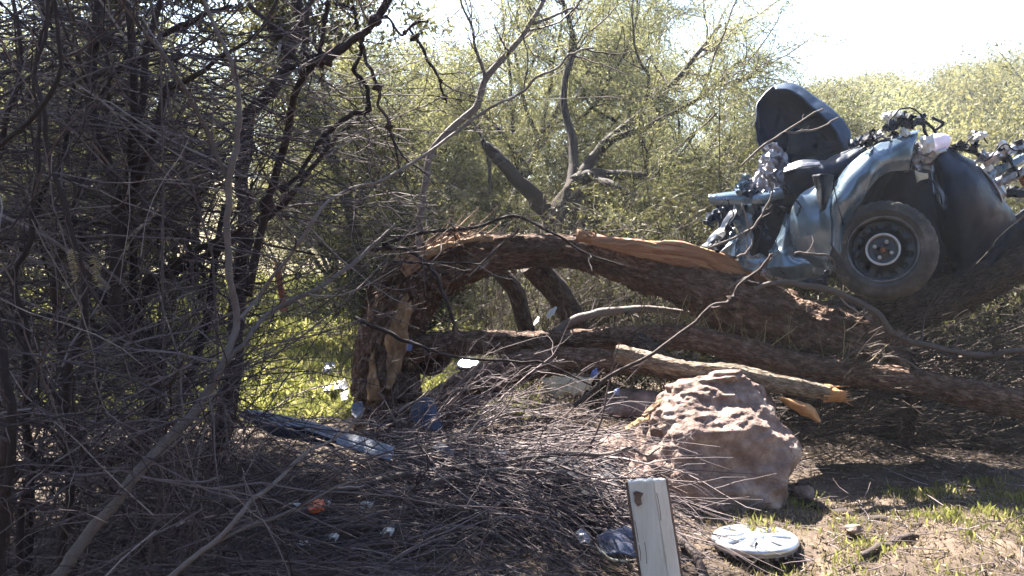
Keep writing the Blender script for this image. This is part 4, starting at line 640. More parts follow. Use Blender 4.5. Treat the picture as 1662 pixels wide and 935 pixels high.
for px, py, l, an, m in ((1612, 258, 40, -28, 'steel'), (1640, 244, 46, -22, 'steel'), (1622, 276, 38, -24, 'silver'), (1650, 262, 40, -24, 'silver'), (1634, 290, 36, -26, 'steel'), (1658, 280, 32, -25, 'steel'), (1606, 292, 26, 60, 'silver'), (1630, 240, 24, 50, 'white'), (1655, 238, 22, 70, 'black'), (1622, 306, 28, 72, 'steel'), (1668, 300, 30, 60, 'rust'), (1600, 275, 20, -30, 'white'), (1648, 312, 30, 5, 'black'), (1636, 262, 60, 62, 'black')):
    ca, sa = math.cos(R(an)), math.sin(R(an)); h = 6
    P_([[(px + ca * l * .5 * s - sa * h * v, py + sa * l * .5 * s + ca * h * v, 5.5 + .04 * abs(v) + random.uniform(-.01, .01)) for v in (-1, -.3, .3, 1)] for s in (-1, -.4, .4, 1)], 'grille_piece', m, 6, 4, .004, 24, .012, flat=True)
for px, py, l, an, mm in ((1206, 300, 34, -62, 'silver'), (1250, 262, 40, -75, 'steel'), (1228, 322, 36, 20, 'navy'), (1300, 300, 44, -12, 'navy'), (1262, 330, 40, 68, 'black'), (1236, 366, 52, 72, 'navy'), (1392, 232, 30, -25, 'navy'), (1418, 246, 34, -30, 'steel'), (1160, 350, 40, -50, 'navy'), (1172, 386, 46, -58, 'black'), (1258, 440, 40, 12, 'steel'), (1320, 452, 44, 4, 'navy')):
    ca, sa = math.cos(R(an)), math.sin(R(an)); h = random.uniform(5, 10)
    P_([[(px + ca * l * .5 * q - sa * h * v * (1 - .35 * q), py + sa * l * .5 * q + ca * h * v * (1 - .35 * q), 5.56 + .05 * abs(v) + .03 * q) for v in (-1, -.3, .4, 1)] for q in (-1, -.4, .4, 1)], 'torn_plate', mm, 9, 7, .012, 24, .004, flat=True)
for pts in ([(1395, 245), (1430, 222), (1452, 232), (1470, 215)], [(1440, 205), (1462, 176), (1490, 182), (1500, 206)], [(1560, 240), (1585, 215), (1602, 232)], [(1600, 262), (1630, 236), (1662, 250)], [(1265, 300), (1290, 318), (1300, 340), (1290, 352)], [(1180, 322), (1190, 345), (1176, 372)], [(1480, 262), (1500, 300), (1512, 292), (1530, 330)], [(1470, 280), (1474, 310), (1478, 350)]):
    stem('wire', [(a, b_, 5.36, 2.6) for a, b_ in pts], M['black'], car, 30, 6, .3, .01)
# wheel
wc = at(1433, 404, 5.2); ax = nrm(np.array([-.42, -.86, .20])); e1 = nrm(np.cross(ax, (0, 0, 1))); e2 = np.cross(e1, ax)
wh = thing('wheel', None, None, wc - np.array(car.location)); wh.parent = car
def lathe(name, prof, m, parent, n=72, org=wc, A=ax, E1=e1, E2=e2, mod=None):
    pr = np.array(prof, float); th = np.arange(n) * 2 * np.pi / n; r = pr[:, 0][:, None] * np.ones(n); h = pr[:, 1][:, None] * np.ones(n)
    if mod is not None: r, h = mod(r, h, th)
    V = org + h[..., None] * A + r[..., None] * (np.cos(th)[:, None] * E1 + np.sin(th)[:, None] * E2); k = len(pr); i = np.arange(k * n).reshape(k, n); nx = np.roll(i, -1, 1)
    return mesh(name, V, np.stack([i[:-1], nx[:-1], nx[1:], i[1:]], -1).reshape(-1, 4), M[m], parent)
RO = .298
def tread(r, h, th):
    g = (np.abs(h + .07) < .07) & (r > RO - .022); cut = (np.sin(th * 36 + np.sign(h + .07) * 1.3)[None] > .35)
    return r - g * cut * .006, h
lathe('tyre', [(.19, -.16), (.23, -.165), (.27, -.155), (.288, -.14), (.296, -.12), (.298, -.10), (.2925, -.097), (.2925, -.091), (.298, -.088), (.299, -.06), (.293, -.057), (.293, -.050), (.298, -.047), (.296, -.02), (.289, -.004), (.275, .012), (.255, .02), (.235, .022), (.233, .026), (.225, .026), (.222, .021), (.208, .014), (.200, .004), (.196, -.01)], 'tyre', wh, 108, mod=tread)
lathe('rim', [(.197, -.15), (.180, -.14), (.178, -.02), (.184, .0), (.192, .008), (.199, .008), (.200, .003)], 'rimlip', wh, 72)
def vents(r, h, th):
    return r, h - .02 * ((np.abs(r - .147) < .014) & (np.sin(th * 12)[None] > .45))
lathe('wheel_disc', [(.182, -.052), (.172, -.05), (.162, -.048), (.155, -.046), (.147, -.046), (.139, -.046), (.13, -.043), (.115, -.032), (.104, -.018), (.098, -.012), (.09, -.010), (.085, -.014), (.082, -.022), (.08, -.034), (.076, -.036), (.03, -.036), (.027, -.03), (.012, -.03), (.001, -.03)], 'rimsteel', wh, 144, mod=vents)
lathe('hub_ring', [(.0995, -.0165), (.096, -.0085), (.089, -.0065), (.084, -.0125), (.0805, -.026)], 'rimpale', wh, 72)
lathe('hub_cap', [(.016, -.036), (.016, -.024), (.010, -.021), (.001, -.021)], 'rust', wh, 24)
for k in range(4):
    a = R(20 + 90 * k); oc = wc + .050 * (math.cos(a) * e1 + math.sin(a) * e2)
    lathe('lug_nut', [(.013, -.037), (.013, -.020), (.009, -.014), (.001, -.013)], 'rimpale', wh, 6, org=oc)
stem('panel_gap', [(1352, 292, 5.265, 2), (1356, 315, 5.262, 2), (1362, 340, 5.25, 2), (1370, 366, 5.27, 2)], M['black'], car, 24, 6, .2, 0)
# twigs lying across the car
shrub('car_twig', 'pale forked twig lying across the upright dark bonnet', [[(1200, 270, 5.35, 3), (1238, 238, 5.35, 4), (1272, 215, 5.35, 3.6), (1310, 190, 5.35, 3), (1335, 178, 5.35, 3)], [(1272, 215, 5.35, 4), (1300, 214, 5.33, 3.8), (1330, 207, 5.33, 3), (1362, 190, 5.35, 3)]], 'twig', 'stem_grey', k=2, k2=0, tl=(.03, .1))
shrub('car_twig', 'curved pale twig hanging across the crushed car door', [[(1148, 404, 5.3, 4), (1200, 382, 5.3, 4), (1230, 360, 5.3, 4), (1244, 335, 5.3, 3.5), (1255, 310, 5.3, 3), (1240, 280, 5.3, 3)], [(1195, 418, 5.3, 4), (1212, 410, 5.28, 4), (1220, 395, 5.28, 3), (1215, 370, 5.3, 3), (1205, 330, 5.3, 3)]], 'twig', 'stem_grey', k=2, k2=1, tl=(.04, .12))
shrub('car_twig', 'short broken twigs caught under the car panel beside the tyre', [[(1290, 410, 5.15, 4), (1310, 412, 5.15, 5), (1340, 414, 5.15, 4), (1355, 425, 5.15, 3), (1345, 445, 5.15, 3)], [(1180, 468, 5.15, 3), (1215, 450, 5.15, 5), (1248, 425, 5.15, 4), (1255, 412, 5.15, 3)]], 'twig', 'stem_grey', k=3, k2=0, tl=(.05, .15))

# ------------------------------------------------------------------ debris
def panel(name, label, rows, m, cat, cr=.004, cs=8, th=.004, nu=30, nv=14, grp=None):
    o = shell(name, patch(rows, nu, nv, cr, cs), M[m], None, th); return tag(o, label, cat, grp)
# long trim strip
b = at(515, 710, 4.45); tr_ = thing('trim_strip', 'long grey-blue car trim strip lying across the brush', 'car part', b)
P_([[(390, 668, 4.6), (404, 663, 4.64)], [(462, 683, 4.53), (474, 677, 4.57)], [(520, 700, 4.47), (532, 692, 4.5)], [(568, 716, 4.4), (578, 706, 4.44)], [(638, 737, 4.32), (640, 725, 4.36)]], 'upper_face', 'greyblue', 60, 6, .001, 8, .006, parent=tr_)
P_([[(388, 669, 4.58), (390, 668.4, 4.598)], [(448, 692, 4.49), (461, 684, 4.527)], [(506, 707, 4.44), (519, 701, 4.466)], [(560, 725, 4.37), (567, 717, 4.396)], [(633, 748, 4.29), (637.5, 738, 4.316)]], 'face', 'greyblue', 60, 6, .001, 8, .006, parent=tr_)
P_([[(388, 669, 4.59), (390, 675, 4.6)], [(440, 690, 4.5), (440, 704, 4.52)], [(490, 704, 4.45), (495, 716, 4.48)], [(540, 722, 4.4), (545, 727, 4.42)]], 'lower_lip', 'slate', 40, 8, .002, 8, .004, parent=tr_)
P_([[(468, 692, 4.455), (474, 690, 4.455)], [(490, 702, 4.43), (500, 699, 4.43)], [(525, 714, 4.395), (530, 709, 4.395)], [(545, 719, 4.38), (547, 717, 4.38)]], 'dark_inlay', 'black', 24, 6, 0, 8, .004, parent=tr_)
panel('plastic_shard', 'slate-blue plastic shard standing upright in the brush below the stump', [[(668, 660, 4.9), (690, 646, 4.9), (704, 650, 4.92)], [(668, 678, 4.85), (692, 680, 4.83), (712, 676, 4.86)], [(682, 690, 4.8), (705, 700, 4.8), (720, 694, 4.82)]], 'slate', 'plastic shard', .008)
panel('plastic_shard', 'slate-blue plastic shard with a pointed end lying low in the brush', [[(700, 726, 4.5), (712, 716, 4.52), (718, 718, 4.52)], [(712, 734, 4.45), (726, 724, 4.46), (736, 730, 4.48)], [(722, 744, 4.42), (734, 742, 4.42), (742, 744, 4.44)]], 'slate', 'plastic shard', .006)
panel('plastic_shard', 'blue-grey shard leaning at the foot of the stump behind the brush', [[(572, 655, 5.2), (588, 652, 5.2)], [(570, 670, 5.15), (590, 668, 5.15)], [(578, 680, 5.1), (586, 678, 5.1)]], 'greyblue', 'plastic shard', .006)
panel('metal_sheet', 'white crumpled metal sheet on the grass left of the stump', [[(497, 640, 7.7), (520, 630, 7.8), (560, 618, 7.9)], [(500, 643, 7.65), (526, 633, 7.6), (562, 624, 7.75)], [(503, 646, 7.5), (530, 640, 7.5), (566, 632, 7.6)]], 'steel', 'metal sheet', .03, 9)
panel('metal_sheet', 'pale square panel standing on the sunlit grass left of the stump', [[(526, 590, 8.8), (535, 587, 8.75), (544, 588, 8.8)], [(525, 597, 8.7), (536, 595, 8.72), (545, 596, 8.7)], [(524, 605, 8.7), (535, 606, 8.6), (546, 602, 8.6)]], 'steel', 'panel', .01)
panel('plastic_shard', 'small white shard at the left foot of the stump', [[(552, 640, 7.3), (566, 634, 7.3)], [(555, 652, 7.1), (564, 648, 7.1)]], 'white', 'plastic shard', .01, 12)
# mirror glass turned to the sun
c = at(760, 588, 6.4); v = nrm(nrm(CAMV - c) + np.array(TO_SUN)); s1 = nrm(np.cross(v, (0, 0, 1))); s2 = np.cross(s1, v)
uu, vv = np.meshgrid(np.linspace(-1, 1, 12), np.linspace(-1, 1, 12), indexing='ij'); uu, vv = uu * np.sqrt(1 - vv ** 2 / 2), vv * np.sqrt(1 - uu ** 2 / 2); G = c + (uu * .095)[..., None] * s1 + (vv * .07 + .01 * uu)[..., None] * s2 + ((.0016 * (uu ** 2 + vv ** 2)))[..., None] * (-v)
mt = thing('mirror_glass', 'broken car mirror blazing with reflected sun between the logs', 'mirror', c - s2 * .05); shell('glass', G[:, ::-1], M['mirror'], mt, .004)
arm = spline(np.array([c - v * .02, c - v * .03 - s2 * .15, c - s2 * .3 - (0, 0, .1), [c[0] + .05, c[1], gz(c[0], c[1])]]), 20); tubes('arm', [(arm[None], np.full((1, 20), .012), np.array([.3]))], M['black'], mt, 8)
shell('backing', G[:, ::-1] - v * .012 + (G[:, ::-1] - c) * .08, M['black'], mt, .02)
# ivory reservoir
t = thing('coolant_tank', 'ivory plastic fluid tank with a filler neck behind the boulder', 'tank', at(925, 640, 5.5))
P_([[(885, 619, 5.47), (893, 623, 5.46), (901, 626, 5.45)], [(899, 614, 5.44), (902, 626, 5.43), (905, 640, 5.42)], [(914, 612, 5.43), (915, 627, 5.42), (916, 641, 5.41)], [(930, 612, 5.43), (931, 627, 5.42), (931, 641, 5.41)], [(946, 612, 5.43), (945, 626, 5.42), (942, 640, 5.41)], [(959, 613, 5.44), (957, 622, 5.43), (954, 630, 5.43)]], 'tank', 'ivory', 12, 7, .005, 12, .05, flat=True, parent=t)
stem('filler_neck', [(932, 613, 5.46, 6), (932, 606, 5.46, 5.5)], M['ivory'], t, 6, 12, .5, 0)
stem('seam', [(896, 620, 5.46, 2), (912, 624, 5.41, 2), (928, 625, 5.392, 2), (948, 625, 5.392, 2), (957, 620, 5.46, 2)], M['ivory'], t, 30, 6, .5, 0)
panel('foil_scrap', 'white foil scrap beside the ivory tank', [[(882, 620, 5.5), (890, 614, 5.5), (900, 614, 5.5)], [(886, 626, 5.45), (894, 624, 5.44), (904, 626, 5.45)]], 'white', 'scrap', .015, 25)
def cap(px, py, wpx, hpx, Y, lb, m='blue'):
    c = at(px, py, Y); t = thing('bottle_cap', lb, 'cap', c); a = np.array([.25, -.35, .9]); a = nrm(a); E1 = nrm(np.cross(a, (0, 1, 0))); E2 = np.cross(a, E1); r = W(wpx, Y); h = W(hpx, Y)
    lathe('cap', [(r, -h), (r * 1.05, h * .7), (r * .85, h), (r * .1, h)], m, t, 24, c, a, E1, E2, mod=lambda rr, hh, th: (rr * (1 + .06 * np.sign(np.sin(th * 12))[None] * (hh < h * .8)), hh))
    lathe('spout', [(r * .4, h), (r * .35, h * 1.8), (r * .05, h * 1.9)], m, t, 16, c, a, E1, E2)
cap(965, 607, 10, 12, 5.4, 'small blue cap on the log beside the ivory tank'); cap(1001, 636, 8, 7, 5.2, 'tiny blue bottle cap on the ground left of the boulder'); cap(665, 562, 8, 14, 5.7, 'small blue plastic cap caught at the right side of the stump')
panel('white_shard', 'larger bright white shard hanging in the dark under the arch', [[(886, 512, 6.0), (890, 506, 6.0), (902, 498, 6.02)], [(889, 518, 5.98), (898, 512, 5.97), (905, 500, 6.0)]], 'white', 'shard', .008, 25)
panel('white_shard', 'smaller bright white shard low in the dark under the arch', [[(866, 526, 6.0), (870, 520, 6.0), (874, 514, 6.02)], [(868, 529, 5.98), (873, 524, 5.97), (876, 516, 6.0)]], 'white', 'shard', .006, 25)
# red reflector
panel('red_reflector', 'red-orange reflector shard half buried in the brush at bottom', [[(498, 822, 3.95), (512, 812, 3.97), (524, 812, 3.98)], [(500, 828, 3.9), (514, 822, 3.88), (528, 820, 3.9)], [(506, 833, 3.88), (516, 832, 3.87), (526, 828, 3.88)]], 'red', 'reflector', .004)
for px, py, l in ((493, 885, 'torn white paper scrap on the litter at bottom left, the left of a pair'), (542, 875, 'torn white paper scrap on the litter at bottom left, the right of a pair'), (464, 918, 'white scrap at the bottom edge among dark sticks'), (595, 822, 'white scrap among twigs right of the red reflector'), (628, 866, 'thin white scrap at the left flank of the brush fan'), (812, 738, 'white scrap on top of the brush fan'), (530, 818, 'small white scrap touching the red reflector'), (476, 820, 'small white scrap left of the red reflector')):
    Y = 3.75 if py > 850 else 4.0; Y = 4.5 if py < 760 else Y; s = 6 + random.random() * 5
    panel('paper_scrap', l, [[(px - s, py - s * .3, Y), (px, py - s * .7, Y), (px + s, py - s * .6, Y + .02)], [(px - s * .7, py + s * .4, Y - .03), (px, py + s * .1, Y - .04), (px + s * .6, py + s * .5, Y - .03)]], 'white', 'scrap', .012, 40, .002)
# black plastic heap right of the brush, grey moulding by the post
panel('black_moulding', 'torn black plastic moulding under the twigs left of the white post', [[(870, 760, 4.4), (900, 745, 4.45), (940, 755, 4.45)], [(880, 790, 4.25), (920, 780, 4.2), (975, 790, 4.25)], [(900, 820, 4.1), (950, 815, 4.05), (990, 825, 4.1)]], 'black', 'plastic part', .03, 9, .006)
panel('black_moulding', 'dark plastic strip standing behind the white post', [[(960, 750, 4.5), (980, 745, 4.5), (1005, 760, 4.5)], [(975, 790, 4.3), (995, 785, 4.3), (1015, 800, 4.3)], [(985, 830, 4.15), (1000, 828, 4.15), (1020, 840, 4.15)]], 'black', 'plastic part', .02, 9, .006)
panel('grey_moulding', 'grey-blue plastic moulding lying against the left of the white post', [[(968, 872, 3.75), (990, 862, 3.8), (1028, 862, 3.8)], [(975, 885, 3.7), (1000, 880, 3.65), (1030, 882, 3.68)], [(985, 905, 3.62), (1005, 902, 3.6), (1030, 905, 3.62)]], 'slate', 'plastic part', .018, 9, .006)
panel('white_trim', 'curved white trim piece at the bottom left of the white post', [[(968, 888, 3.6), (978, 896, 3.6), (985, 908, 3.6)], [(978, 900, 3.58), (992, 910, 3.57), (1005, 913, 3.57)], [(1004, 908, 3.58), (1020, 910, 3.57), (1030, 908, 3.58)]], 'ivory', 'trim', .006)
panel('silver_trim', 'small crumpled silver scrap left of the white post', [[(936, 868, 3.8), (945, 862, 3.8), (958, 872, 3.8)], [(940, 884, 3.75), (950, 880, 3.74), (956, 886, 3.75)]], 'steel', 'scrap', .012, 20)
# wood chips
panel('wood_chip', 'orange wood flake hanging beneath the broken branch right of the boulder', [[(1262, 645, 4.8), (1270, 646, 4.76), (1276, 648, 4.8)], [(1282, 660, 4.78), (1292, 656, 4.74), (1304, 654, 4.78)], [(1300, 672, 4.76), (1312, 668, 4.73), (1322, 664, 4.76)], [(1326, 685, 4.75), (1330, 685, 4.73), (1332, 681, 4.75)]], 'orange_wood', 'wood chip', .006, 20, .014)
panel('wood_chip', 'pale wood splinter leaning against the left slope of the boulder', [[(1042, 676, 4.75), (1046, 678, 4.73)], [(1062, 656, 4.8), (1068, 660, 4.78)], [(1082, 644, 4.85), (1084, 648, 4.83)]], 'barewood', 'wood chip', .004, 20, .014)
panel('wood_chip', 'bright sunlit sliver at the left foot of the boulder slope', [[(1015, 696, 4.75), (1018, 700, 4.73)], [(1030, 684, 4.78), (1034, 690, 4.76)], [(1052, 674, 4.8), (1056, 680, 4.78)]], 'sapwood', 'wood chip', .004, 20, .012)
# stake
o, _, _ = stem('rusty_stake', [(462, 505, 7.0, 11), (455, 465, 7.0, 10), (449, 425, 7.0, 9)], M['rust'], None, 20, 8); tag(o, 'short rusty stake standing before the sunlit grass', 'stake')

# ------------------------------------------------------------------ white post
def post():
    Y = 3.05; b = at(1082, 1110, Y); t = thing('white_post', 'white peeling painted board post leaning at the bottom centre-right', 'post', b)
    def face(x0, x1, d0, d1, nm, m, th=.03, nv=12, cr=.0008, top=0.):
        rows = []
        for s in np.linspace(0, 1, 9):
            py = 783 + s * 330; dx = (s * 330) * .147
            k = 1 + .06 * s
            rows.append([(1018 + dx + (x0 + (x1 - x0) * f) * k, py - 5 * (x0 + (x1 - x0) * f) / 64 + (top if s == 0 else 0) * math.sin(f * 11), Y + d0 + (d1 - d0) * f) for f in np.linspace(0, 1, 5)])
        return shell(nm, patch(rows, 90, nv, cr, 30), M[m], t, th)
    face(1, 41, 0, -.012, 'left_board', 'white_paint', top=1.5); face(42.6, 62, -.006, .02, 'right_board', 'white_paint', top=1.)
    face(-3.2, 1.2, .012, .002, 'edge', 'postedge', .03, 6); face(61.8, 65.5, .022, .03, 'edge', 'postedge', .03, 6); face(40, 44, .008, .008, 'joint', 'postedge', .01, 6)
    for x0, y0, x1, y1, wd in ((1030, 845, 1036, 880, .8), (1037, 884, 1040, 910, .6), (1046, 880, 1050, 915, .5), (1066, 800, 1073, 845, .6)):
        stem('crack', [(x0, y0, Y - .0135, wd * .3), ((x0 + x1) / 2 + .8, (y0 + y1) / 2, Y - .0135, wd), (x1, y1, Y - .0135, wd * .3)], M['postedge'], t, 16, 5, .3, .0004)
    # flaked patch of bare wood
    c = [(1028, 800), (1034, 798), (1044, 801), (1040, 808), (1042, 818), (1035, 822), (1030, 815), (1030, 807)]
    V = np.array([at(x, y, Y - .013 + .0006 * 0) + np.array([0, -.0015, 0]) for x, y in c]); cc = V.mean(0); V2 = np.vstack([V, V + (0, .01, 0), cc[None]]); n = len(c)
    mesh('flaked_patch', V2, [[i, (i + 1) % n, n + (i + 1) % n, n + i] for i in range(n)], M['postedge'], t, tri=[[i, (i + 1) % n, 2 * n] for i in range(n)], smooth=False)
m = mat('white_paint', [(.30, (.34, .29, .25)), (.38, (.58, .55, .50)), (.7, (.70, .67, .62))], 5, 9, .6, .35, 26, stretch=(3, 3, .6)); M['white_paint'] = m
post()

# ------------------------------------------------------------------ hubcap
def hubcap():
    c = at(1225, 899, 3.95); c[2] = float(gz(c[0], c[1])) + .028; a = nrm(np.array([-.02, .02, 1.])); E1 = nrm(np.cross((0, 1, 0), a)); E2 = np.cross(a, E1)
    t = thing('hubcap', 'silver multi-spoke hubcap lying face up on the sunlit ground', 'hubcap', c - (0, 0, .05)); Rr = .193
    lathe('rim', [(Rr * .80, -.006), (Rr * .86, .006), (Rr * .95, .008), (Rr, -.002), (Rr * 1.0, -.012), (Rr * .97, -.02), (Rr * .96, -.03)], 'chrome', t, 72, c, a, E1, E2)
    lathe('hub', [(.052, .0), (.05, .012), (.036, .018), (.02, .02), (.001, .02)], 'chrome', t, 36, c, a, E1, E2)
    lathe('back_plate', [(Rr * .86, -.006), (.001, -.006)], 'chrome', t, 48, c, a, E1, E2)
    for k in range(8):
        th = 2 * math.pi * k / 8 + .2; d = math.cos(th) * E1 + math.sin(th) * E2; s = np.cross(a, d)
        G = np.array([[c + d * r + s * wv * f + a * (z - .008 * abs(f) ** 2) for f in (-1, -.5, 0, .5, 1)] for r, wv, z in ((.04, .019, .008), (.08, .026, .008), (.12, .036, .006), (.15, .046, .004), (.17, .054, .001))])
        shell('spoke', G[:, ::-1], M['chrome'], t, .006)
    for k in range(24):
        th = 2 * math.pi * k / 24; d = math.cos(th) * E1 + math.sin(th) * E2; s = np.cross(a, d)
        G = np.array([[c + d * (Rr * .955) + s * f * .007 + a * z for f in (-1, 1)] for z in (-.02, -.044)]); shell('clip', G, M['greyblue'], t, .004)
hubcap()

# ------------------------------------------------------------------ brush fan in the middle foreground
def fan(label, n, x0, x1, y0, y1, z0, z1, L, dirn, bend, tint, r=(.0018, .0062), nm='brush_fan', trunkp=None, m='twig_grey', wob=.10):
    P0 = np.stack([rng.uniform(x0, x1, n), rng.uniform(y0, y1, n), rng.uniform(z0, z1, n)], -1); D = np.array(dirn) + rng.normal(0, .26, (n, 3)) * (1, 1, .6)
    P, rr = walks(P0, D, rng.uniform(*L, n), 10, wob, bend, rng.uniform(*r, n), .0014); P[..., 2] = np.maximum(P[..., 2], gz(P[..., 0], P[..., 1]) + .012)
    B, b = kids(P, rr, 3, (.08, .45), (.3, 1.0), 7, .14, bend, .1, .95, .6, .0012); B[..., 2] = np.maximum(B[..., 2], gz(B[..., 0], B[..., 1]) + .01)
    t = thing(nm, label, 'brush', P[:, 0].mean(0) * (1, 1, 0))
    o = tubes('twigs', [(P, rr, tr(n, *tint)), (B, b, tr(len(B), *tint))], M[m], t, 3); o['kind'] = 'stuff'
    for pts in trunkp or []: stem('limb', pts, M['stem_grey'], t, 50, 10, random.random(), .008)
fan('fan of parallel grey twigs sweeping down toward the white post', 400, -.75, .15, 4.1, 4.8, .05, .36, (.6, 1.3), (.9, -.3, .06), (.03, -.07, -.05), (.1, .9), trunkp=[[(540, 800, 4.2, 12), (640, 775, 4.2, 12), (722, 762, 4.2, 11), (830, 748, 4.2, 10), (914, 734, 4.2, 9), (975, 737, 4.2, 8), (1022, 728, 4.2, 6), (1052, 738, 4.2, 4), (1070, 728, 4.2, 3)], [(640, 800, 4.1, 10), (735, 775, 4.1, 10), (800, 765, 4.1, 9), (880, 765, 4.1, 8), (940, 780, 4.1, 7), (990, 812, 4.1, 5)],
     [(545, 855, 3.9, 9), (640, 852, 3.9, 8), (720, 855, 3.9, 7), (800, 866, 3.85, 6), (880, 920, 3.8, 5)]])
fan('loose coarse purple-brown sticks thrown across the top of the brush', 85, -1.1, .5, 4.0, 5.0, .12, .42, (.4, 1.1), (.8, -.3, .08), (0, -.02, -.03), (.2, 1.), (.0035, .0085), wob=.17)
fan('short snapped sticks piled against the base of the bent trunk', 110, -.85, .1, 4.9, 5.7, .1, .5, (.3, .8), (.5, -.3, .35), (0, 0, -.04), (.2, 1.), (.0025, .007), wob=.16)
fan('heap of finer twigs at the foot of the snapped tree', 150, -.9, .4, 4.8, 5.6, .05, .3, (.5, 1.1), (.85, -.25, .08), (.0, -.02, -.04), (.0, .75))
fan('dark fallen sticks criss-crossing the ground at lower left', 430, -2.4, -.4, 3.0, 4.6, .02, .22, (.3, 1.0), (.8, .1, .1), (0, 0, -.03), (0, .8), (.0015, .006), wob=.11)
fan('loose twigs lying under the thicket beside the crooked trunk', 170, -2.6, -.9, 4.2, 5.8, .02, .28, (.5, 1.2), (.6, -.3, .1), (0, 0, -.03), (0, .7))
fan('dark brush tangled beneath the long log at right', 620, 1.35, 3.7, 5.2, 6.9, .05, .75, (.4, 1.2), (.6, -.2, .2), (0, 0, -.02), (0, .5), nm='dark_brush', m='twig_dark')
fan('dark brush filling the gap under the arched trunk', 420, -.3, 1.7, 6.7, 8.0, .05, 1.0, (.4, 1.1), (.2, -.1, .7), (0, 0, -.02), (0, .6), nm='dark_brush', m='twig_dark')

# ground twigs, sticks, litter, grass
n = 2600; x = rng.uniform(-2.4, 3.2, n); y = rng.uniform(3.2, 7.5, n); a = rng.uniform(0, 6.28, n)
P, r = walks(np.stack([x, y, gz(x, y) + .01], -1), np.stack([np.cos(a), np.sin(a), rng.uniform(-.05, .12, n)], -1), rng.uniform(.05, .3, n), 5, .1, r0=.0032, r1=.0015); P[..., 2] = np.maximum(P[..., 2], gz(P[..., 0], P[..., 1]) + .004)
tag(tubes('twig_litter', [(P, r, tr(n))], M['twig_grey'], None, 3), 'small broken twigs scattered over the ground', 'twig litter', kind='stuff')
n = 26000; x = rng.uniform(-2.8, 3.4, n); y = rng.uniform(3.1, 8, n)
tag(leaves('leaf_litter', np.stack([x, y, gz(x, y) + .006 + rng.random(n) * .012], -1), rng.normal(0, 1, (n, 3)) * (1, 1, .25), rng.uniform(.01, .035, n), rng.uniform(.004, .014, n), M['litter']), 'dry brown leaf litter covering the ground', 'leaf litter')
def grass(name, label, x, y, h, tint, m='grass', w_=.005):
    n = len(x); b = np.stack([x, y, gz(x, y) - .005], -1); l = rng.normal(0, .35, (n, 3)); l[:, 2] = 1; l = nrm(l); h = h * rng.uniform(.5, 1.3, n); s = nrm(np.cross(l, rng.normal(0, 1, (n, 3)))) * w_
    V = np.stack([b - s, b + s, b + l * h[:, None] * .6 + s * .6 , b + l * h[:, None] + rng.normal(0, .2, (n, 3)) * h[:, None] * (1, 1, .2)], 1)
    o = mesh(name, V, np.arange(n * 4).reshape(n, 4), M[m], None, np.repeat(tint, 4), smooth=False); tag(o, label, 'grass', kind='stuff')
n = 42000; x = rng.uniform(-5.5, .2, n); y = 6.6 + 9 * rng.random(n) ** 1.3; kp = fbm(np.stack([x * 1.1, y * 1.1, 0 * x], -1), 3) > rng.uniform(-.9, .35, n); x = x[kp]; y = y[kp]; n = len(x)
grass('green_grass', 'bright green sunlit grass beyond the thicket and the stump', x, y, .16, tr(n, .2, 1), w_=.006)
n = 26000; x = rng.uniform(-13, 1.5, n); y = rng.uniform(12, 26, n)
grass('far_grass', 'pale yellow-green grass on the open ground far behind the thicket', x, y, .3, tr(n, .1, .9), w_=.016)
cl = rng.uniform(0, 1, (60, 2)); cl = np.stack([1.1 + cl[:, 0] * 1.9, 3.35 + cl[:, 1] * 1.5], -1); k = rng.integers(0, 60, 3000); x = cl[k, 0] + rng.normal(0, .06, 3000); y = cl[k, 1] + rng.normal(0, .06, 3000)
grass('sparse_grass', 'sparse green and dry grass on the dappled ground at lower right', x, y, .05, tr(3000, .1, .9), w_=.0015)
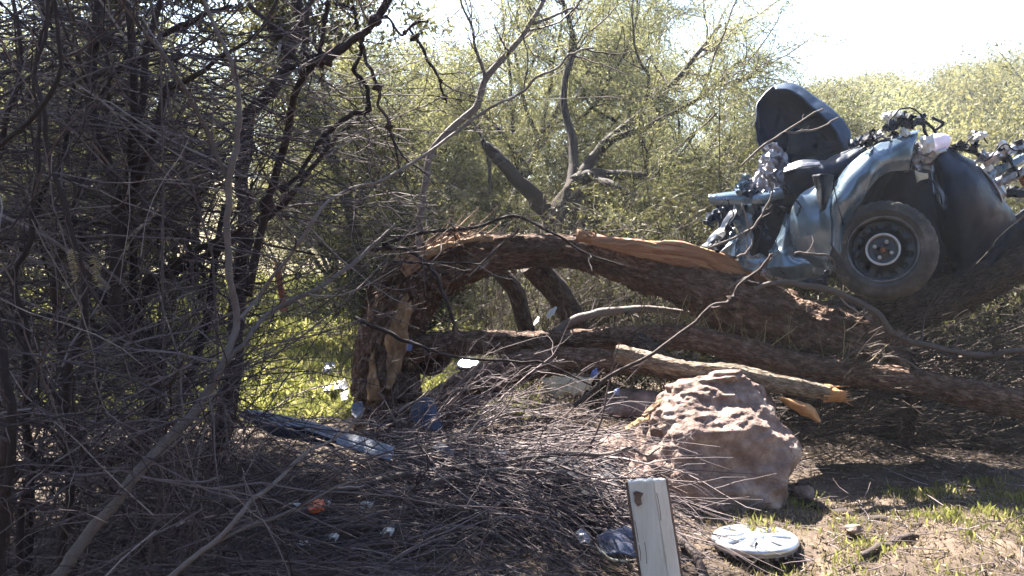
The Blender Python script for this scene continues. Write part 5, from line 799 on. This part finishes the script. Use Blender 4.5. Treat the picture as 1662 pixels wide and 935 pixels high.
n = 9000; x = rng.uniform(.9, 3.2, n); y = rng.uniform(3.2, 4.7, n); grass('dry_grass', 'flattened straw-coloured grass around the hubcap', x, y, .03, tr(n), 'straw', .0015)
for k, (pts, lb) in enumerate((([(1040, 812), (1120, 826), (1190, 842)], 'brown stick lying at the foot of the boulder'), ([(1270, 800), (1340, 826), (1420, 846), (1490, 862)], 'long brown stick on the ground running right from the boulder'), ([(1400, 905), (1450, 880), (1520, 862)], 'short stick lying in the sunlit litter at bottom right'), ([(1560, 830), (1610, 850), (1680, 862)], 'thick dead stick at the right edge of the sunlit ground'), ([(1540, 905), (1600, 880), (1690, 900)], 'crooked stick at the bottom right corner'), ([(1090, 850), (1120, 890), (1150, 945)], 'brown root-like stick right beside the white post'))):
    Yk = []
    for px, py in pts:
        tn = math.tan(PITCH + math.atan((py - 467.5) / F)); Yk.append((CAM_Z - .05) / tn)
    o, _, _ = stem('stick', [(px, py, Y, 15 if k in (1, 3, 5) else 12) for (px, py), Y in zip(pts, Yk)], M['stem_dark'], None, 30, 9, .6, .02); tag(o, lb, 'stick')

# ------------------------------------------------------------------ haze volume added to hint at lens veil
if HAZE:
    m = bpy.data.materials.new('haze_air'); m.use_nodes = True; N = m.node_tree.nodes; N.remove(N['Principled BSDF'])
    pv = N.new('ShaderNodeVolumePrincipled'); pv.inputs['Density'].default_value = HAZE; pv.inputs['Color'].default_value = (.86, .92, 1., 1); pv.inputs['Anisotropy'].default_value = .45
    m.node_tree.links.new(pv.outputs[0], N['Material Output'].inputs['Volume'])
    lo = np.array([-900, -900, -8.]); hi = np.array([900, 900, 24.]); V = np.array([[(lo, hi)[i][0], (lo, hi)[j][1], (lo, hi)[k][2]] for i in (0, 1) for j in (0, 1) for k in (0, 1)])
    o = mesh('haze', V, [[0, 1, 3, 2], [4, 6, 7, 5], [0, 4, 5, 1], [2, 3, 7, 6], [0, 2, 6, 4], [1, 5, 7, 3]], m, None, smooth=False); tag(o, 'thin pale air added to hint at lens veil and fade the hill', 'haze', kind='stuff')
